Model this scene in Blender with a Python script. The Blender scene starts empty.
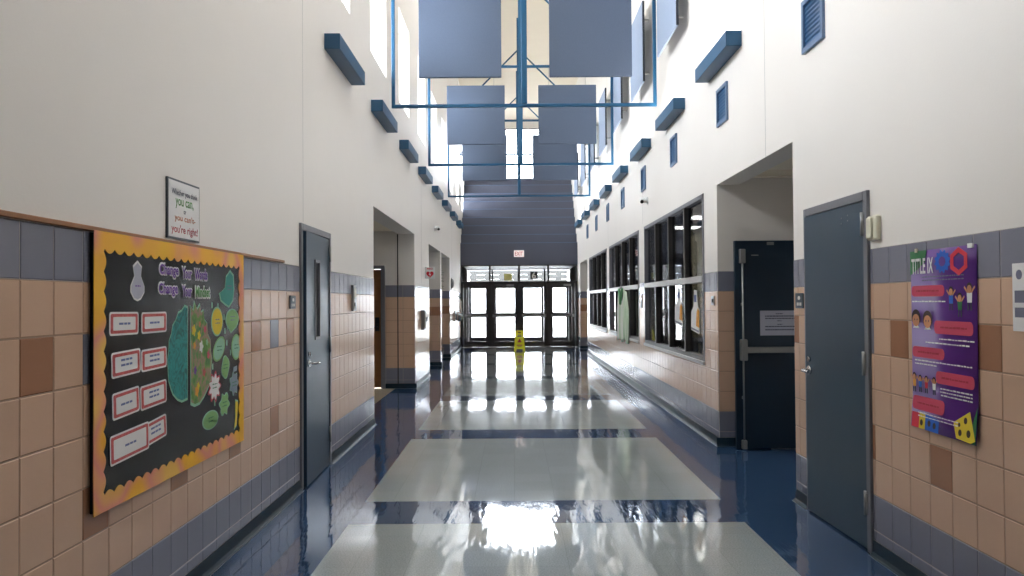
import bpy, math, random
from mathutils import Matrix, Vector
random.seed(4)
sc = bpy.context.scene
COL = sc.collection

# ------------------------------------------------------------------ camera, sky, exposure
CAM_H = 1.48
yaw, pitch, roll = .0015, .0165, .0069
fw = Vector((-math.sin(yaw)*math.cos(pitch), math.cos(yaw)*math.cos(pitch), math.sin(pitch)))
rt = Vector((math.cos(yaw), math.sin(yaw), 0)); up = rt.cross(fw)
rt, up = math.cos(roll)*rt - math.sin(roll)*up, math.sin(roll)*rt + math.cos(roll)*up
cd = bpy.data.cameras.new('camera'); cam = bpy.data.objects.new('camera', cd); COL.objects.link(cam)
cam.matrix_world = Matrix(((rt.x, up.x, -fw.x, 0), (rt.y, up.y, -fw.y, 0), (rt.z, up.z, -fw.z, CAM_H), (0, 0, 0, 1)))
cd.sensor_width = 36; cd.lens = 806.36*36/1024; cd.clip_start = .05; cd.clip_end = 400
sc.camera = cam

vs = sc.view_settings
vs.view_transform = 'Standard'; vs.look = 'None'; vs.gamma = 1; vs.use_curve_mapping = False
vs.exposure = 0.78

SKY = 15.0; UPW = 8.0
world = bpy.data.worlds.new('sky'); sc.world = world; world.use_nodes = True
wt = world.node_tree; wt.nodes.clear()
wo = wt.nodes.new('ShaderNodeOutputWorld'); wb = wt.nodes.new('ShaderNodeBackground')
wb.inputs[0].default_value = (.86, .925, 1.0, 1); wb.inputs[1].default_value = SKY
wt.links.new(wb.outputs[0], wo.inputs[0])

def area(name, loc, rot, sx, sy, power, col=(1, 1, 1), portal=False, spread=None):
    l = bpy.data.lights.new(name, 'AREA'); l.shape = 'RECTANGLE'; l.size = sx; l.size_y = sy
    l.energy = power; l.color = col
    if spread: l.spread = spread
    if portal: l.cycles.is_portal = True
    o = bpy.data.objects.new(name, l); o.location = loc; o.rotation_euler = rot; COL.objects.link(o)
    return o

XL, XR = -1.694, 2.08          # corridor walls
TL, TR = .285, .225            # wall thicknesses
Y0, YE, YO, YV = -8.0, 26.0, 29.0, 31.0   # back wall, inner doors, outer doors, high end window
HC = 8.5                       # ceiling height
CX = (XL+XR)/2
H90 = math.pi/2
WIN_L = [(7.2+2.42*k, 7.2+2.42*k+1.22) for k in range(-2, 10)]   # clerestory windows, z 4.5 to 5.92
FILL_OPENINGS = [(-5.4+4.8*k, -5.4+4.8*k+.6) for k in range(2, 5)]   # unseen roof openings, added to brighten the near half of the corridor
for a, b in FILL_OPENINGS: area('daylight_portal', (.2, (a+b)/2, HC+.32), (0, 0, 0), 1.9, 2.6, 1, portal=True)
for a, b in WIN_L:
    area('daylight_portal', (XL-TL-.02, (a+b)/2, 5.21), (0, -H90, 0), 1.42, 1.22, 1, portal=True)
area('daylight_portal', (CX, YO+.1, 1.32), (-H90, 0, 0), 3.77, 2.64, 1, portal=True)
area('daylight_portal', (CX, YV+.05, 7.0), (-H90, 0, 0), 3.5, 2.4, 1, portal=True)

# ------------------------------------------------------------------ materials
def rgb(r, g, b):
    f = lambda c: (c/255/12.92) if c/255 <= .04045 else ((c/255+.055)/1.055)**2.4
    return (f(r), f(g), f(b), 1)
MATS = {}
def new_mat(name):
    m = bpy.data.materials.new(name); m.use_nodes = True
    nt = m.node_tree; bs = nt.nodes['Principled BSDF']; MATS[name] = m
    return m, nt, bs
def mat(name, col, rough=.5, metal=0., var=0., scale=20., bump=0., bscale=60., coat=0., coat_rough=.1, emit=None, es=0., sheen=0., spec=.5):
    """procedural surface: base colour varied by noise, noise bump"""
    m, nt, bs = new_mat(name)
    bs.inputs['Roughness'].default_value = rough; bs.inputs['Metallic'].default_value = metal
    bs.inputs['Specular IOR Level'].default_value = spec
    bs.inputs['Coat Weight'].default_value = coat; bs.inputs['Coat Roughness'].default_value = coat_rough
    if emit: bs.inputs['Emission Color'].default_value = emit; bs.inputs['Emission Strength'].default_value = es
    tc = nt.nodes.new('ShaderNodeTexCoord')
    n = nt.nodes.new('ShaderNodeTexNoise'); n.inputs['Scale'].default_value = scale; n.inputs['Detail'].default_value = 4
    nt.links.new(tc.outputs['Object'], n.inputs['Vector'])
    mx = nt.nodes.new('ShaderNodeMix'); mx.data_type = 'RGBA'
    v = max(var, .02)
    mx.inputs[6].default_value = tuple(max(0, c*(1-v)) for c in col[:3])+(1,)
    mx.inputs[7].default_value = tuple(min(1, c*(1+v)) for c in col[:3])+(1,)
    nt.links.new(n.outputs['Fac'], mx.inputs[0]); nt.links.new(mx.outputs[2], bs.inputs['Base Color'])
    if bump:
        n2 = nt.nodes.new('ShaderNodeTexNoise'); n2.inputs['Scale'].default_value = bscale; n2.inputs['Detail'].default_value = 3
        nt.links.new(tc.outputs['Object'], n2.inputs['Vector'])
        b = nt.nodes.new('ShaderNodeBump'); b.inputs['Strength'].default_value = bump; b.inputs['Distance'].default_value = .01
        nt.links.new(n2.outputs['Fac'], b.inputs['Height']); nt.links.new(b.outputs[0], bs.inputs['Normal'])
    return m
def ramp_mat(name, stops, scale=3., rough=.6, detail=2., stretch=(1, 1, 1), dist=0.):
    """noise through a colour ramp"""
    m, nt, bs = new_mat(name); bs.inputs['Roughness'].default_value = rough
    tc = nt.nodes.new('ShaderNodeTexCoord'); mp = nt.nodes.new('ShaderNodeMapping'); mp.inputs['Scale'].default_value = stretch
    n = nt.nodes.new('ShaderNodeTexNoise'); n.inputs['Scale'].default_value = scale; n.inputs['Detail'].default_value = detail
    n.inputs['Distortion'].default_value = dist
    r = nt.nodes.new('ShaderNodeValToRGB'); e = r.color_ramp.elements
    while len(e) < len(stops): e.new(.5)
    for k, (p, c) in enumerate(stops): e[k].position = p; e[k].color = c
    nt.links.new(tc.outputs['Object'], mp.inputs[0]); nt.links.new(mp.outputs[0], n.inputs['Vector'])
    nt.links.new(n.outputs['Fac'], r.inputs[0]); nt.links.new(r.outputs[0], bs.inputs['Base Color'])
    return m

mat('paint', rgb(231, 225, 218), .45, var=.015, scale=2, bump=.06, bscale=90)
mat('ceiling_paint', rgb(244, 234, 214), .8, var=.02, scale=3)
mat('tan_tile', rgb(210, 174, 148), .27, var=.05, scale=3, bump=.05, bscale=30, coat=.3)
mat('grey_tile', rgb(127, 128, 142), .27, var=.05, scale=3, bump=.05, bscale=30, coat=.3)
mat('brown_tile', rgb(165, 118, 90), .22, var=.08, scale=5, bump=.05, bscale=30, coat=.3)
mat('grout', rgb(158, 132, 112), .8)
mat('light_grout', rgb(160, 152, 148), .8)
mat('cove', rgb(14, 38, 52), .4, spec=.3, bump=.03, bscale=12)
mat('toe_highlight', rgb(185, 190, 195), .4)
mat('door_paint', rgb(40, 64, 82), .32, var=.04, scale=4, bump=.03, bscale=8)
mat('navy_paint', rgb(8, 34, 52), .35, var=.04, scale=4)
mat('frame_paint', rgb(112, 112, 118), .4, var=.03)
mat('box_paint', rgb(34, 82, 116), .45, var=.04, scale=8)
mat('vent_paint', rgb(28, 84, 128), .4)
mat('vent_rim_step_glint', rgb(92, 116, 148), .4)
mat('hoop_paint', rgb(14, 78, 114), .4, var=.03)
mat('acoustic', rgb(86, 98, 118), .95, var=.12, scale=70, bump=.3, bscale=260)
mat('acoustic_light', rgb(150, 163, 184), .95, var=.08, scale=70, bump=.3, bscale=260)
mat('panel_edge', rgb(40, 44, 54), .8)
mat('step_panel', rgb(84, 88, 104), .6, var=.04, scale=2)
mat('seam', rgb(170, 168, 164), .6)
mat('dark_metal', rgb(34, 34, 36), .35, metal=.3)
mat('bronze', rgb(60, 57, 56), .35, metal=.3)
mat('silver', rgb(200, 200, 200), .25, metal=1.)
mat('brushed', rgb(150, 150, 148), .4, metal=.8)
mat('lit_sill_metal', rgb(168, 164, 160), .35, metal=.3)  # frame metal made paler to stand in for reflected light on bar and sill
mat('black', rgb(14, 14, 16), .5)
mat('black_gloss', rgb(18, 18, 21), .22, var=.3, scale=3, bump=.5, bscale=3)
mat('white', rgb(238, 238, 236), .5)
mat('offwhite', rgb(225, 222, 212), .5)
mat('beige_plastic', rgb(218, 213, 190), .4)
mat('paper', rgb(232, 230, 228), .5)
mat('grey_paper', rgb(176, 176, 190), .5, var=.03, scale=30)
mat('ink', rgb(60, 62, 84), .6)
mat('faint_ink', rgb(120, 120, 138), .6)
mat('purple_ink', rgb(104, 54, 150), .6)
mat('green_ink', rgb(92, 150, 84), .6)
mat('orange_ink', rgb(196, 118, 84), .6)
mat('red_ink', rgb(176, 48, 66), .6)
mat('blue_ink', rgb(98, 112, 160), .6)
ramp_mat('card_red', [(.3, rgb(176, 60, 62)), (.7, rgb(206, 96, 92))], 60)
ramp_mat('fire_border', [(.30, rgb(244, 190, 30)), (.46, rgb(242, 176, 50)), (.56, rgb(228, 146, 124)), (.66, rgb(240, 190, 90))], 2.6, detail=1)
ramp_mat('teal_brain', [(.35, rgb(12, 92, 92)), (.5, rgb(38, 146, 140)), (.62, rgb(14, 104, 104))], 14, dist=1.5)
ramp_mat('garden_brain', [(.3, rgb(54, 112, 52)), (.45, rgb(112, 150, 70)), (.55, rgb(170, 130, 120)), (.68, rgb(90, 140, 70))], 16)
mat('mint', rgb(150, 196, 168), .6)
mat('teal_paper', rgb(56, 150, 136), .6, var=.1, scale=30)
mat('green_paper', rgb(132, 178, 112), .6, var=.08, scale=30)
mat('grey_blue_paper', rgb(128, 142, 152), .6, var=.15, scale=40)
mat('yellow_paper', rgb(222, 196, 44), .6)
mat('orange_paper', rgb(226, 156, 52), .6)
mat('purple_paper', rgb(96, 42, 138), .4, var=.08, scale=8)
mat('pink_pill', rgb(206, 66, 96), .5)
mat('red_paper', rgb(214, 38, 62), .5)
mat('blue_paper', rgb(30, 96, 196), .5, var=.15, scale=20)
mat('deep_green', rgb(30, 110, 60), .5)
mat('skin', rgb(206, 140, 100), .6)
mat('hair', rgb(48, 26, 26), .6)
mat('wood', rgb(150, 98, 52), .4, var=.2, scale=6)
mat('beige_floor', rgb(160, 146, 124), .3, var=.06, scale=14)
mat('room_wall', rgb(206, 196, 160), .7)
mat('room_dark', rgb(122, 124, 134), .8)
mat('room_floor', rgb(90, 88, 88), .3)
mat('concrete', rgb(206, 204, 200), .8, var=.05, scale=2)
mat('canopy', rgb(38, 38, 36), .6, var=.05)
mat('yellow_plastic', rgb(240, 236, 30), .35)
mat('aed_red', rgb(206, 30, 44), .4)
mat('leaf', rgb(52, 84, 40), .5, var=.3, scale=30)
mat('stem', rgb(84, 70, 44), .7)
mat('pot', rgb(90, 76, 66), .6)
mat('steel', rgb(190, 196, 204), .22, metal=.9)
mat('plaque', rgb(30, 52, 66), .35)
mat('plaque_grey', rgb(72, 80, 86), .4)
ramp_mat('gown', [(.35, rgb(238, 242, 232)), (.55, rgb(206, 226, 196)), (.75, rgb(130, 176, 130))], 2.5, .8, stretch=(1, 5, .3))
mat('gown_trim', rgb(96, 150, 104), .8)
mat('lamp_lens', rgb(255, 250, 240), .5, emit=(1, .97, .9, 1), es=9.)
mat('lamp_tube', rgb(255, 250, 240), .5, emit=(1, .95, .85, 1), es=3.)
mat('exit_face', rgb(235, 215, 210), .5, emit=(1, .85, .82, 1), es=.35)
mat('tint_paper', rgb(196, 190, 120), .6)

def glass(name, tint, amt=.9):
    m = bpy.data.materials.new(name); m.use_nodes = True; nt = m.node_tree; nt.nodes.clear(); MATS[name] = m
    o = nt.nodes.new('ShaderNodeOutputMaterial'); t = nt.nodes.new('ShaderNodeBsdfTransparent'); g = nt.nodes.new('ShaderNodeBsdfGlossy')
    f = nt.nodes.new('ShaderNodeFresnel'); f.inputs[0].default_value = 1.45; mx = nt.nodes.new('ShaderNodeMixShader')
    t.inputs[0].default_value = tint; g.inputs['Roughness'].default_value = .02
    ml = nt.nodes.new('ShaderNodeMath'); ml.operation = 'MULTIPLY'; ml.inputs[1].default_value = amt
    nt.links.new(f.outputs[0], ml.inputs[0]); nt.links.new(ml.outputs[0], mx.inputs[0])
    nt.links.new(t.outputs[0], mx.inputs[1]); nt.links.new(g.outputs[0], mx.inputs[2]); nt.links.new(mx.outputs[0], o.inputs[0])
glass('clear_glass', (.96, .96, .96, 1), .8)
glass('tinted_glass', (.66, .68, .72, 1), .7)

def floor_mat(name, c1, c2, rough, fleck=.25, clear=1.):
    """waxed vinyl tile: flecks, faint tile seams, soft waviness in the polish"""
    m, nt, bs = new_mat(name); N = nt.nodes; L = nt.links
    tc = N.new('ShaderNodeTexCoord')
    n = N.new('ShaderNodeTexNoise'); n.inputs['Scale'].default_value = 110; n.inputs['Detail'].default_value = 3
    L.new(tc.outputs['Object'], n.inputs['Vector'])
    r = N.new('ShaderNodeValToRGB'); r.color_ramp.elements[0].position = .35; r.color_ramp.elements[1].position = .65
    r.color_ramp.elements[0].color = c1; r.color_ramp.elements[1].color = c2
    L.new(n.outputs['Fac'], r.inputs[0])
    br = N.new('ShaderNodeTexBrick'); br.offset = 0; br.inputs['Scale'].default_value = 1
    br.inputs['Brick Width'].default_value = .3017; br.inputs['Row Height'].default_value = .3017; br.inputs['Mortar Size'].default_value = .0012
    br.inputs['Color1'].default_value = (1, 1, 1, 1); br.inputs['Color2'].default_value = (.93, .93, .93, 1); br.inputs['Mortar'].default_value = (.72, .72, .72, 1)
    L.new(tc.outputs['Object'], br.inputs['Vector'])
    mu = N.new('ShaderNodeMix'); mu.data_type = 'RGBA'; mu.blend_type = 'MULTIPLY'; mu.inputs[0].default_value = 1
    L.new(r.outputs[0], mu.inputs[6]); L.new(br.outputs['Color'], mu.inputs[7]); L.new(mu.outputs[2], bs.inputs['Base Color'])
    bs.inputs['Roughness'].default_value = rough
    bs.inputs['IOR'].default_value = 1.7
    bs.inputs['Coat Weight'].default_value = clear; bs.inputs['Coat Roughness'].default_value = .03
    mp = N.new('ShaderNodeMapping'); mp.inputs['Scale'].default_value = (4.5, .8, 1)
    w = N.new('ShaderNodeTexNoise'); w.inputs['Scale'].default_value = 2.0; w.inputs['Detail'].default_value = 3
    L.new(tc.outputs['Object'], mp.inputs[0]); L.new(mp.outputs[0], w.inputs['Vector'])
    b = N.new('ShaderNodeBump'); b.inputs['Strength'].default_value = .4; b.inputs['Distance'].default_value = .006
    L.new(w.outputs['Fac'], b.inputs['Height']); L.new(b.outputs[0], bs.inputs['Normal']); L.new(b.outputs[0], bs.inputs['Coat Normal'])
floor_mat('blue_floor', rgb(42, 66, 98), rgb(58, 84, 120), .05, clear=0)
floor_mat('white_floor', rgb(150, 158, 160), rgb(176, 183, 183), .05, clear=0)

# ------------------------------------------------------------------ mesh builder
class MB:
    def __init__(s): s.v = []; s.f = []; s.m = []; s.sm = []; s.names = []
    def mi(s, m):
        if m not in s.names: s.names.append(m)
        return s.names.index(m)
    def face(s, idx, m, smooth=False): s.f.append(idx); s.m.append(s.mi(m)); s.sm.append(smooth)
    def quad(s, pts, m): n = len(s.v); s.v += [tuple(p) for p in pts]; s.face(list(range(n, n+len(pts))), m)
    def box(s, a, b, m, bev=0., M=None):
        a, b = Vector([min(x, y) for x, y in zip(a, b)]), Vector([max(x, y) for x, y in zip(a, b)])
        n = len(s.v); bev = min(bev, min(b-a)*.45)
        T = (lambda p: tuple(M @ Vector(p))) if M is not None else tuple
        if bev <= 0:
            for k in range(8): s.v.append(T(((b if k & 1 else a).x, (b if k & 2 else a).y, (b if k & 4 else a).z)))
            for q in ((0, 2, 3, 1), (4, 5, 7, 6), (0, 1, 5, 4), (2, 6, 7, 3), (0, 4, 6, 2), (1, 3, 7, 5)): s.face([n+i for i in q], m)
            return
        idx = {}
        for k in range(8):
            c = [(b if k >> i & 1 else a)[i] for i in range(3)]; sg = [-1 if k >> i & 1 else 1 for i in range(3)]
            for ax in range(3):
                p = [c[i] + (0 if i == ax else sg[i]*bev) for i in range(3)]
                idx[k, ax] = len(s.v); s.v.append(T(p))
        for ax in range(3):
            o1, o2 = 1 << ((ax+1) % 3), 1 << ((ax+2) % 3)
            for sd in (0, 1):
                base = sd << ax; q = [idx[base, ax], idx[base | o1, ax], idx[base | o1 | o2, ax], idx[base | o2, ax]]
                s.face(q if sd else q[::-1], m)
            a1, a2 = (ax+1) % 3, (ax+2) % 3
            for s1 in (0, 1):
                for s2 in (0, 1):
                    k0 = (s1 << a1) | (s2 << a2); k1 = k0 | (1 << ax)
                    q = [idx[k0, a1], idx[k1, a1], idx[k1, a2], idx[k0, a2]]
                    s.face(q if s1 != s2 else q[::-1], m)
        for k in range(8):
            q = [idx[k, 0], idx[k, 1], idx[k, 2]]; s.face(q if bin(k).count('1') % 2 else q[::-1], m)
    def tube(s, pts, r, m, n=10, cap=True):
        pts = [Vector(p) for p in pts]; rings = []
        rr = r if isinstance(r, (list, tuple)) else [r]*len(pts)
        ref = None
        for i, p in enumerate(pts):
            d = (pts[min(i+1, len(pts)-1)] - pts[max(i-1, 0)]).normalized()
            if ref is None: ref = Vector((0, 0, 1)) if abs(d.z) < .9 else Vector((1, 0, 0))
            u = d.cross(ref).normalized(); w = u.cross(d).normalized(); ref = w
            k0 = len(s.v)
            for k in range(n):
                a = 2*math.pi*k/n; s.v.append(tuple(p + rr[i]*(math.cos(a)*u + math.sin(a)*w)))
            rings.append(k0)
        for a, b in zip(rings, rings[1:]):
            for k in range(n): s.face([a+k, a+(k+1) % n, b+(k+1) % n, b+k], m, True)
        if cap: s.face([rings[0]+k for k in range(n)][::-1], m); s.face([rings[-1]+k for k in range(n)], m)
    def lathe(s, prof, c, m, n=20, axis='z'):
        c = Vector(c); rings = []
        for r, h in prof:
            k0 = len(s.v)
            for k in range(n):
                a = 2*math.pi*k/n; x, y = r*math.cos(a), r*math.sin(a)
                p = {'z': (x, y, h), 'x': (h, x, y), 'y': (x, h, y)}[axis]
                s.v.append(tuple(c+Vector(p)))
            rings.append(k0)
        for a, b in zip(rings, rings[1:]):
            for k in range(n): s.face([a+k, a+(k+1) % n, b+(k+1) % n, b+k], m, True)
        s.face([rings[0]+k for k in range(n)][::-1], m); s.face([rings[-1]+k for k in range(n)], m)
    def prism(s, F, pts, d0, d1, m, side=None):
        """outline pts (u,v) on frame F, from depth d0 to d1 in front of it"""
        n = len(s.v); k = len(pts); side = side or m
        for d in (d0, d1): s.v += [F(u, v, d) for u, v in pts]
        s.face([n+i for i in range(k)][::-1], m); s.face([n+k+i for i in range(k)], m)
        for i in range(k): j = (i+1) % k; s.face([n+i, n+j, n+k+j, n+k+i], side)
    def frect(s, F, u0, v0, u1, v1, d0, d1, m, side=None):
        u0, u1 = min(u0, u1), max(u0, u1); v0, v1 = min(v0, v1), max(v0, v1)
        s.prism(F, [(u0, v0), (u1, v0), (u1, v1), (u0, v1)], d0, d1, m, side)
    def build(s, name, parent=None, origin=None, recalc=True):
        o0 = Vector(origin) if origin is not None else (parent_world(parent) if parent else Vector((0, 0, 0)))
        me = bpy.data.meshes.new(name)
        me.from_pydata([tuple(Vector(v)-o0) for v in s.v], [], s.f)
        for nm in s.names: me.materials.append(MATS[nm])
        me.polygons.foreach_set('material_index', s.m); me.polygons.foreach_set('use_smooth', s.sm)
        if recalc:
            import bmesh
            bm = bmesh.new(); bm.from_mesh(me); bmesh.ops.recalc_face_normals(bm, faces=bm.faces); bm.to_mesh(me); bm.free()
        me.update()
        o = bpy.data.objects.new(name, me); COL.objects.link(o)
        if parent is None: o.location = o0
        else: o.parent = parent
        return o
def parent_world(p):
    v = Vector((0, 0, 0))
    while p is not None: v += p.location; p = p.parent
    return v
def fL(u0=0, z0=0, x=XL):                      # on the left wall, seen from the corridor: right is +Y
    return lambda u, v, d: (x+d, u0+u, z0+v)
def fR(u0=0, z0=0, x=XR):                      # on the right wall: u is still world Y
    return lambda u, v, d: (x-d, u0+u, z0+v)
def fF(y, x0=0, z0=0):                         # facing the camera: right is +X
    return lambda u, v, d: (x0+u, y-d, z0+v)
def ell(cu, cv, ru, rv, n=20, a0=0, a1=2*math.pi):
    return [(cu+ru*math.cos(a0+(a1-a0)*k/n), cv+rv*math.sin(a0+(a1-a0)*k/n)) for k in range(n)]
def rrect(u0, v0, u1, v1, r, n=4):
    p = []
    for cu, cv, a in ((u1-r, v1-r, 0), (u0+r, v1-r, 1), (u0+r, v0+r, 2), (u1-r, v0+r, 3)):
        p += [(cu+r*math.cos((a+k/n)*H90), cv+r*math.sin((a+k/n)*H90)) for k in range(n+1)]
    return p
def tag(o, label=None, cat=None, group=None, kind=None):
    if label: o['label'] = label
    if cat: o['category'] = cat
    if group: o['group'] = group
    if kind: o['kind'] = kind
    return o
def empty(name, loc):
    o = bpy.data.objects.new(name, None); o.location = loc; o.empty_display_size = .1; COL.objects.link(o); return o
KIDS = {}
def copy_tree(o, parent=None):
    c = o.copy(); COL.objects.link(c); c.parent = parent
    for ch in [x for x in bpy.data.objects if x.parent == o]: copy_tree(ch, c)
    return c
def struct(o, label=None): return tag(o, label, kind='structure')

def add_text(name, body, F, u0, v0, width, height, m, parent, d=.002, flip=False, thick=.001, bold=0., shear=0., italic=0.):
    """lettering as a mesh, fitted to the rectangle (u0,v0)+(width,height) of frame F; flip when u runs right to left"""
    cu = bpy.data.curves.new(name, 'FONT'); cu.body = body; cu.size = 1; cu.extrude = 0; cu.offset = bold; cu.resolution_u = 3
    t = bpy.data.objects.new(name, cu); COL.objects.link(t)
    bpy.context.view_layer.update()
    me = bpy.data.meshes.new_from_object(t.evaluated_get(bpy.context.evaluated_depsgraph_get()))
    bpy.data.objects.remove(t)
    xs = [v.co.x for v in me.vertices]; ys = [v.co.y for v in me.vertices]
    x0, x1, y0, y1 = min(xs), max(xs), min(ys), max(ys); o0 = parent_world(parent)
    for v in me.vertices:
        a, b = (v.co.x-x0)/(x1-x0), (v.co.y-y0)/(y1-y0)
        a2 = 1-a if flip else a
        v.co = Vector(F(u0+a2*width, v0+b*height+shear*(a-.5)*height, d)) - o0
    me.materials.clear(); me.materials.append(MATS[m]); me.update()
    o = bpy.data.objects.new(name, me); COL.objects.link(o); o.parent = parent
    return o

# ------------------------------------------------------------------ room shell
def grid_wall(mb, P, u0, u1, z0, z1, th, holes, m, mrev=None, mback=None):
    """P(u,z,d): wall face at d=0, back at d=-th; holes cut right through with their reveals"""
    us = sorted({u0, u1} | {min(max(h[i], u0), u1) for h in holes for i in (0, 1)})
    zs = sorted({z0, z1} | {min(max(h[i], z0), z1) for h in holes for i in (2, 3)})
    solid = {}
    for i in range(len(us)-1):
        for j in range(len(zs)-1):
            a, b = (us[i]+us[i+1])/2, (zs[j]+zs[j+1])/2
            solid[i, j] = not any(h[0] < a < h[1] and h[2] < b < h[3] for h in holes)
    for (i, j), s in solid.items():
        if not s: continue
        a, b, c, d = us[i], us[i+1], zs[j], zs[j+1]
        mb.quad([P(a, c, 0), P(b, c, 0), P(b, d, 0), P(a, d, 0)], m)
        mb.quad([P(a, c, -th), P(a, d, -th), P(b, d, -th), P(b, c, -th)], mback or m)
        for (ni, nj), e in (((i-1, j), (a, c, a, d)), ((i+1, j), (b, d, b, c)), ((i, j-1), (b, c, a, c)), ((i, j+1), (a, d, b, d))):
            if not solid.get((ni, nj), False):
                mb.quad([P(e[0], e[1], 0), P(e[2], e[3], 0), P(e[2], e[3], -th), P(e[0], e[1], -th)], mrev or m)

def subtract(rects, h):
    out = []
    for (a, b, c, d) in rects:
        if h[0] >= b or h[1] <= a or h[2] >= d or h[3] <= c: out.append((a, b, c, d)); continue
        if h[0] > a: out.append((a, h[0], c, d))
        if h[1] < b: out.append((h[1], b, c, d))
        a2, b2 = max(a, h[0]), min(b, h[1])
        if h[2] > c: out.append((a2, b2, c, h[2]))
        if h[3] < d: out.append((a2, b2, h[3], d))
    return out
ROWS = [(1.567, 1.77)] + [(1.567-.203*(k+1), 1.567-.203*k) for k in range(7)] + [(.085, .146)]
S = .203
def clad(mb, F, u0, u1, phase, holes, accent=lambda c, r: None, rows=range(9)):
    """glazed wall tiles, each with its own chamfered face over the grout"""
    c0, c1 = math.floor((u0-phase)/S), math.ceil((u1-phase)/S)
    for c in range(c0, c1):
        for r in rows:
            a, b = max(u0, phase+S*c), min(u1, phase+S*(c+1)); z0, z1 = ROWS[r]
            if b-a < .012: continue
            mt = accent(c, r) or ('grey_tile' if r in (0, 7, 8) else 'tan_tile')
            gr = 'light_grout' if r in (0, 7, 8) else 'grout'
            rs = [(a, b, z0, z1)]
            for h in holes: rs = subtract(rs, h)
            for (p, q, s, t) in rs:
                if q-p < .012 or t-s < .012: continue
                mb.quad([F(p, s, .002), F(q, s, .002), F(q, t, .002), F(p, t, .002)], gr)
                g, e = .0026, .0028; n = len(mb.v)
                mb.v += [F(p+g, s+g, .002), F(q-g, s+g, .002), F(q-g, t-g, .002), F(p+g, t-g, .002)]
                mb.v += [F(p+g+e, s+g+e, .005), F(q-g-e, s+g+e, .005), F(q-g-e, t-g-e, .005), F(p+g+e, t-g-e, .005)]
                mb.face([n+4, n+5, n+6, n+7], mt)
                for k in range(4): j = (k+1) % 4; mb.face([n+k, n+j, n+4+j, n+4+k], mt)
def cove(mb, P, runs, m='cove'):
    """coved rubber base with a toe, along runs of u"""
    prof = [(.0, .085), (.009, .085), (.011, .045), (.014, .022), (.024, .007), (.036, .0015), (.036, 0)]
    for a, b in runs:
        for (d0, z0), (d1, z1) in zip(prof, prof[1:]):
            mb.quad([P(a, z0, d0), P(b, z0, d0), P(b, z1, d1), P(a, z1, d1)], m)
        mb.quad([P(a, .0, .036), P(b, .0, .036), P(b, .0015, .040), P(a, .0015, .040)], 'toe_highlight')  # pale strip paints the highlight along the cove toe

# floor -------------------------------------------------------------
mb = MB()
ys = sorted({-8.5, 35.} | {2.68+3.33*k for k in range(-3, 7)} | {2.68+3.33*k+2.72 for k in range(-3, 7)} | {9.75, 13.9, YO})
xs = [-6., -2.03, -1.11, 1.53, XR+TR, 9.]
for i in range(len(xs)-1):
    for j in range(len(ys)-1):
        a, b, c, d = xs[i], xs[i+1], ys[j], ys[j+1]
        if c >= YO: continue
        m = 'blue_floor'
        if i == 2 and any(2.68+3.33*k-.01 < (c+d)/2 < 2.68+3.33*k+2.73 for k in range(-3, 7)) and d < 26: m = 'white_floor'
        if i == 0: m = 'beige_floor'
        if i == 4 and c >= 8.19: m = 'room_floor'
        mb.quad([(a, c, 0), (b, c, 0), (b, d, 0), (a, d, 0)], m)
mb.quad([(-6, -8.5, -.2), (-6, YO, -.2), (9, YO, -.2), (9, -8.5, -.2)], 'concrete')
struct(mb.build('floor'), 'polished blue and white vinyl tile floor')
mb = MB(); mb.box((-60, YO+.001, -.12), (60, 140, -.02), 'concrete'); struct(mb.build('ground'), 'sunlit concrete paving outside the doors')

# left wall ---------------------------------------------------------
PL = lambda u, z, d: (XL+d, u, z)
OPL = [(9.78, 13.85, 0, 2.65), (16.2, 18.72, 0, 2.65), (19.05, 21.5, 0, 2.65)]
holesL = OPL + [(a, b, 4.5, 5.92) for a, b in WIN_L] + [(6.45, 7.35, 0, 2.06)]
mb = MB(); grid_wall(mb, PL, Y0, YV, 0, HC, TL, holesL, 'paint')
WL = struct(mb.build('wall_left'), 'left corridor wall, cream paint above tile')
accL = lambda c, r: None if c > 22 else ('brown_tile' if c % 4 == 0 else 'grey_tile' if c % 4 == 2 else None) if r == 2 else ('brown_tile' if r == 5 and c % 4 == 2 else None)
mb = MB(); hl = OPL + [(6.375, 7.415, 0, 2.12)]
clad(mb, PL, Y0, YE, 2.759, hl, accL)
accF = lambda c, r: 'brown_tile' if r == 2 else None
clad(mb, lambda u, z, d: (u, 13.85-d, z), -1.98, XL, XL, [], rows=range(9))
clad(mb, lambda u, z, d: (u, 13.85-d, z), -2.22, -1.985, -2.19, [], rows=range(9))
for yy in (18.72, 21.5): clad(mb, lambda u, z, d, yy=yy: (u, yy-d, z), -1.975, XL, XL, [], accF, rows=range(9))
mb.build('wall_tile', WL)
mb = MB(); mb.box((XL, 2.0, 1.772), (XL+.02, 5.91, 1.792), 'wood', .003); mb.box((XL, Y0, 1.772), (XL+.02, 2.0, 1.792), 'wood', .003); mb.build('tile_cap', WL)
mb = MB()
cove(mb, PL, [(Y0, 6.375), (7.415, 9.78), (13.85, 16.2), (18.72, 19.05), (21.5, YE)])
for yy in (13.85, 18.72, 21.5): cove(mb, lambda u, z, d, yy=yy: (u, yy-d, z), [(-1.98, XL+.03)])
cove(mb, lambda u, z, d: (u, 13.85-d, z), [(-2.22, -1.98)])
struct(mb.build('baseboard_left'), 'dark cove base along the left wall')
mb = MB(); mb.box((-1.992, 13.842, 0), (-1.974, 13.853, 2.65), 'black')
for y in (14.9, 22.3): mb.box((XL, y-.003, 1.78), (XL+.001, y+.003, HC), 'seam')
mb.box((XL, 6.5, 2.13), (XL+.001, 6.505, HC), 'seam')
struct(mb.build('trim_joint'), 'dark joint line down the alcove pier')

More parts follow.
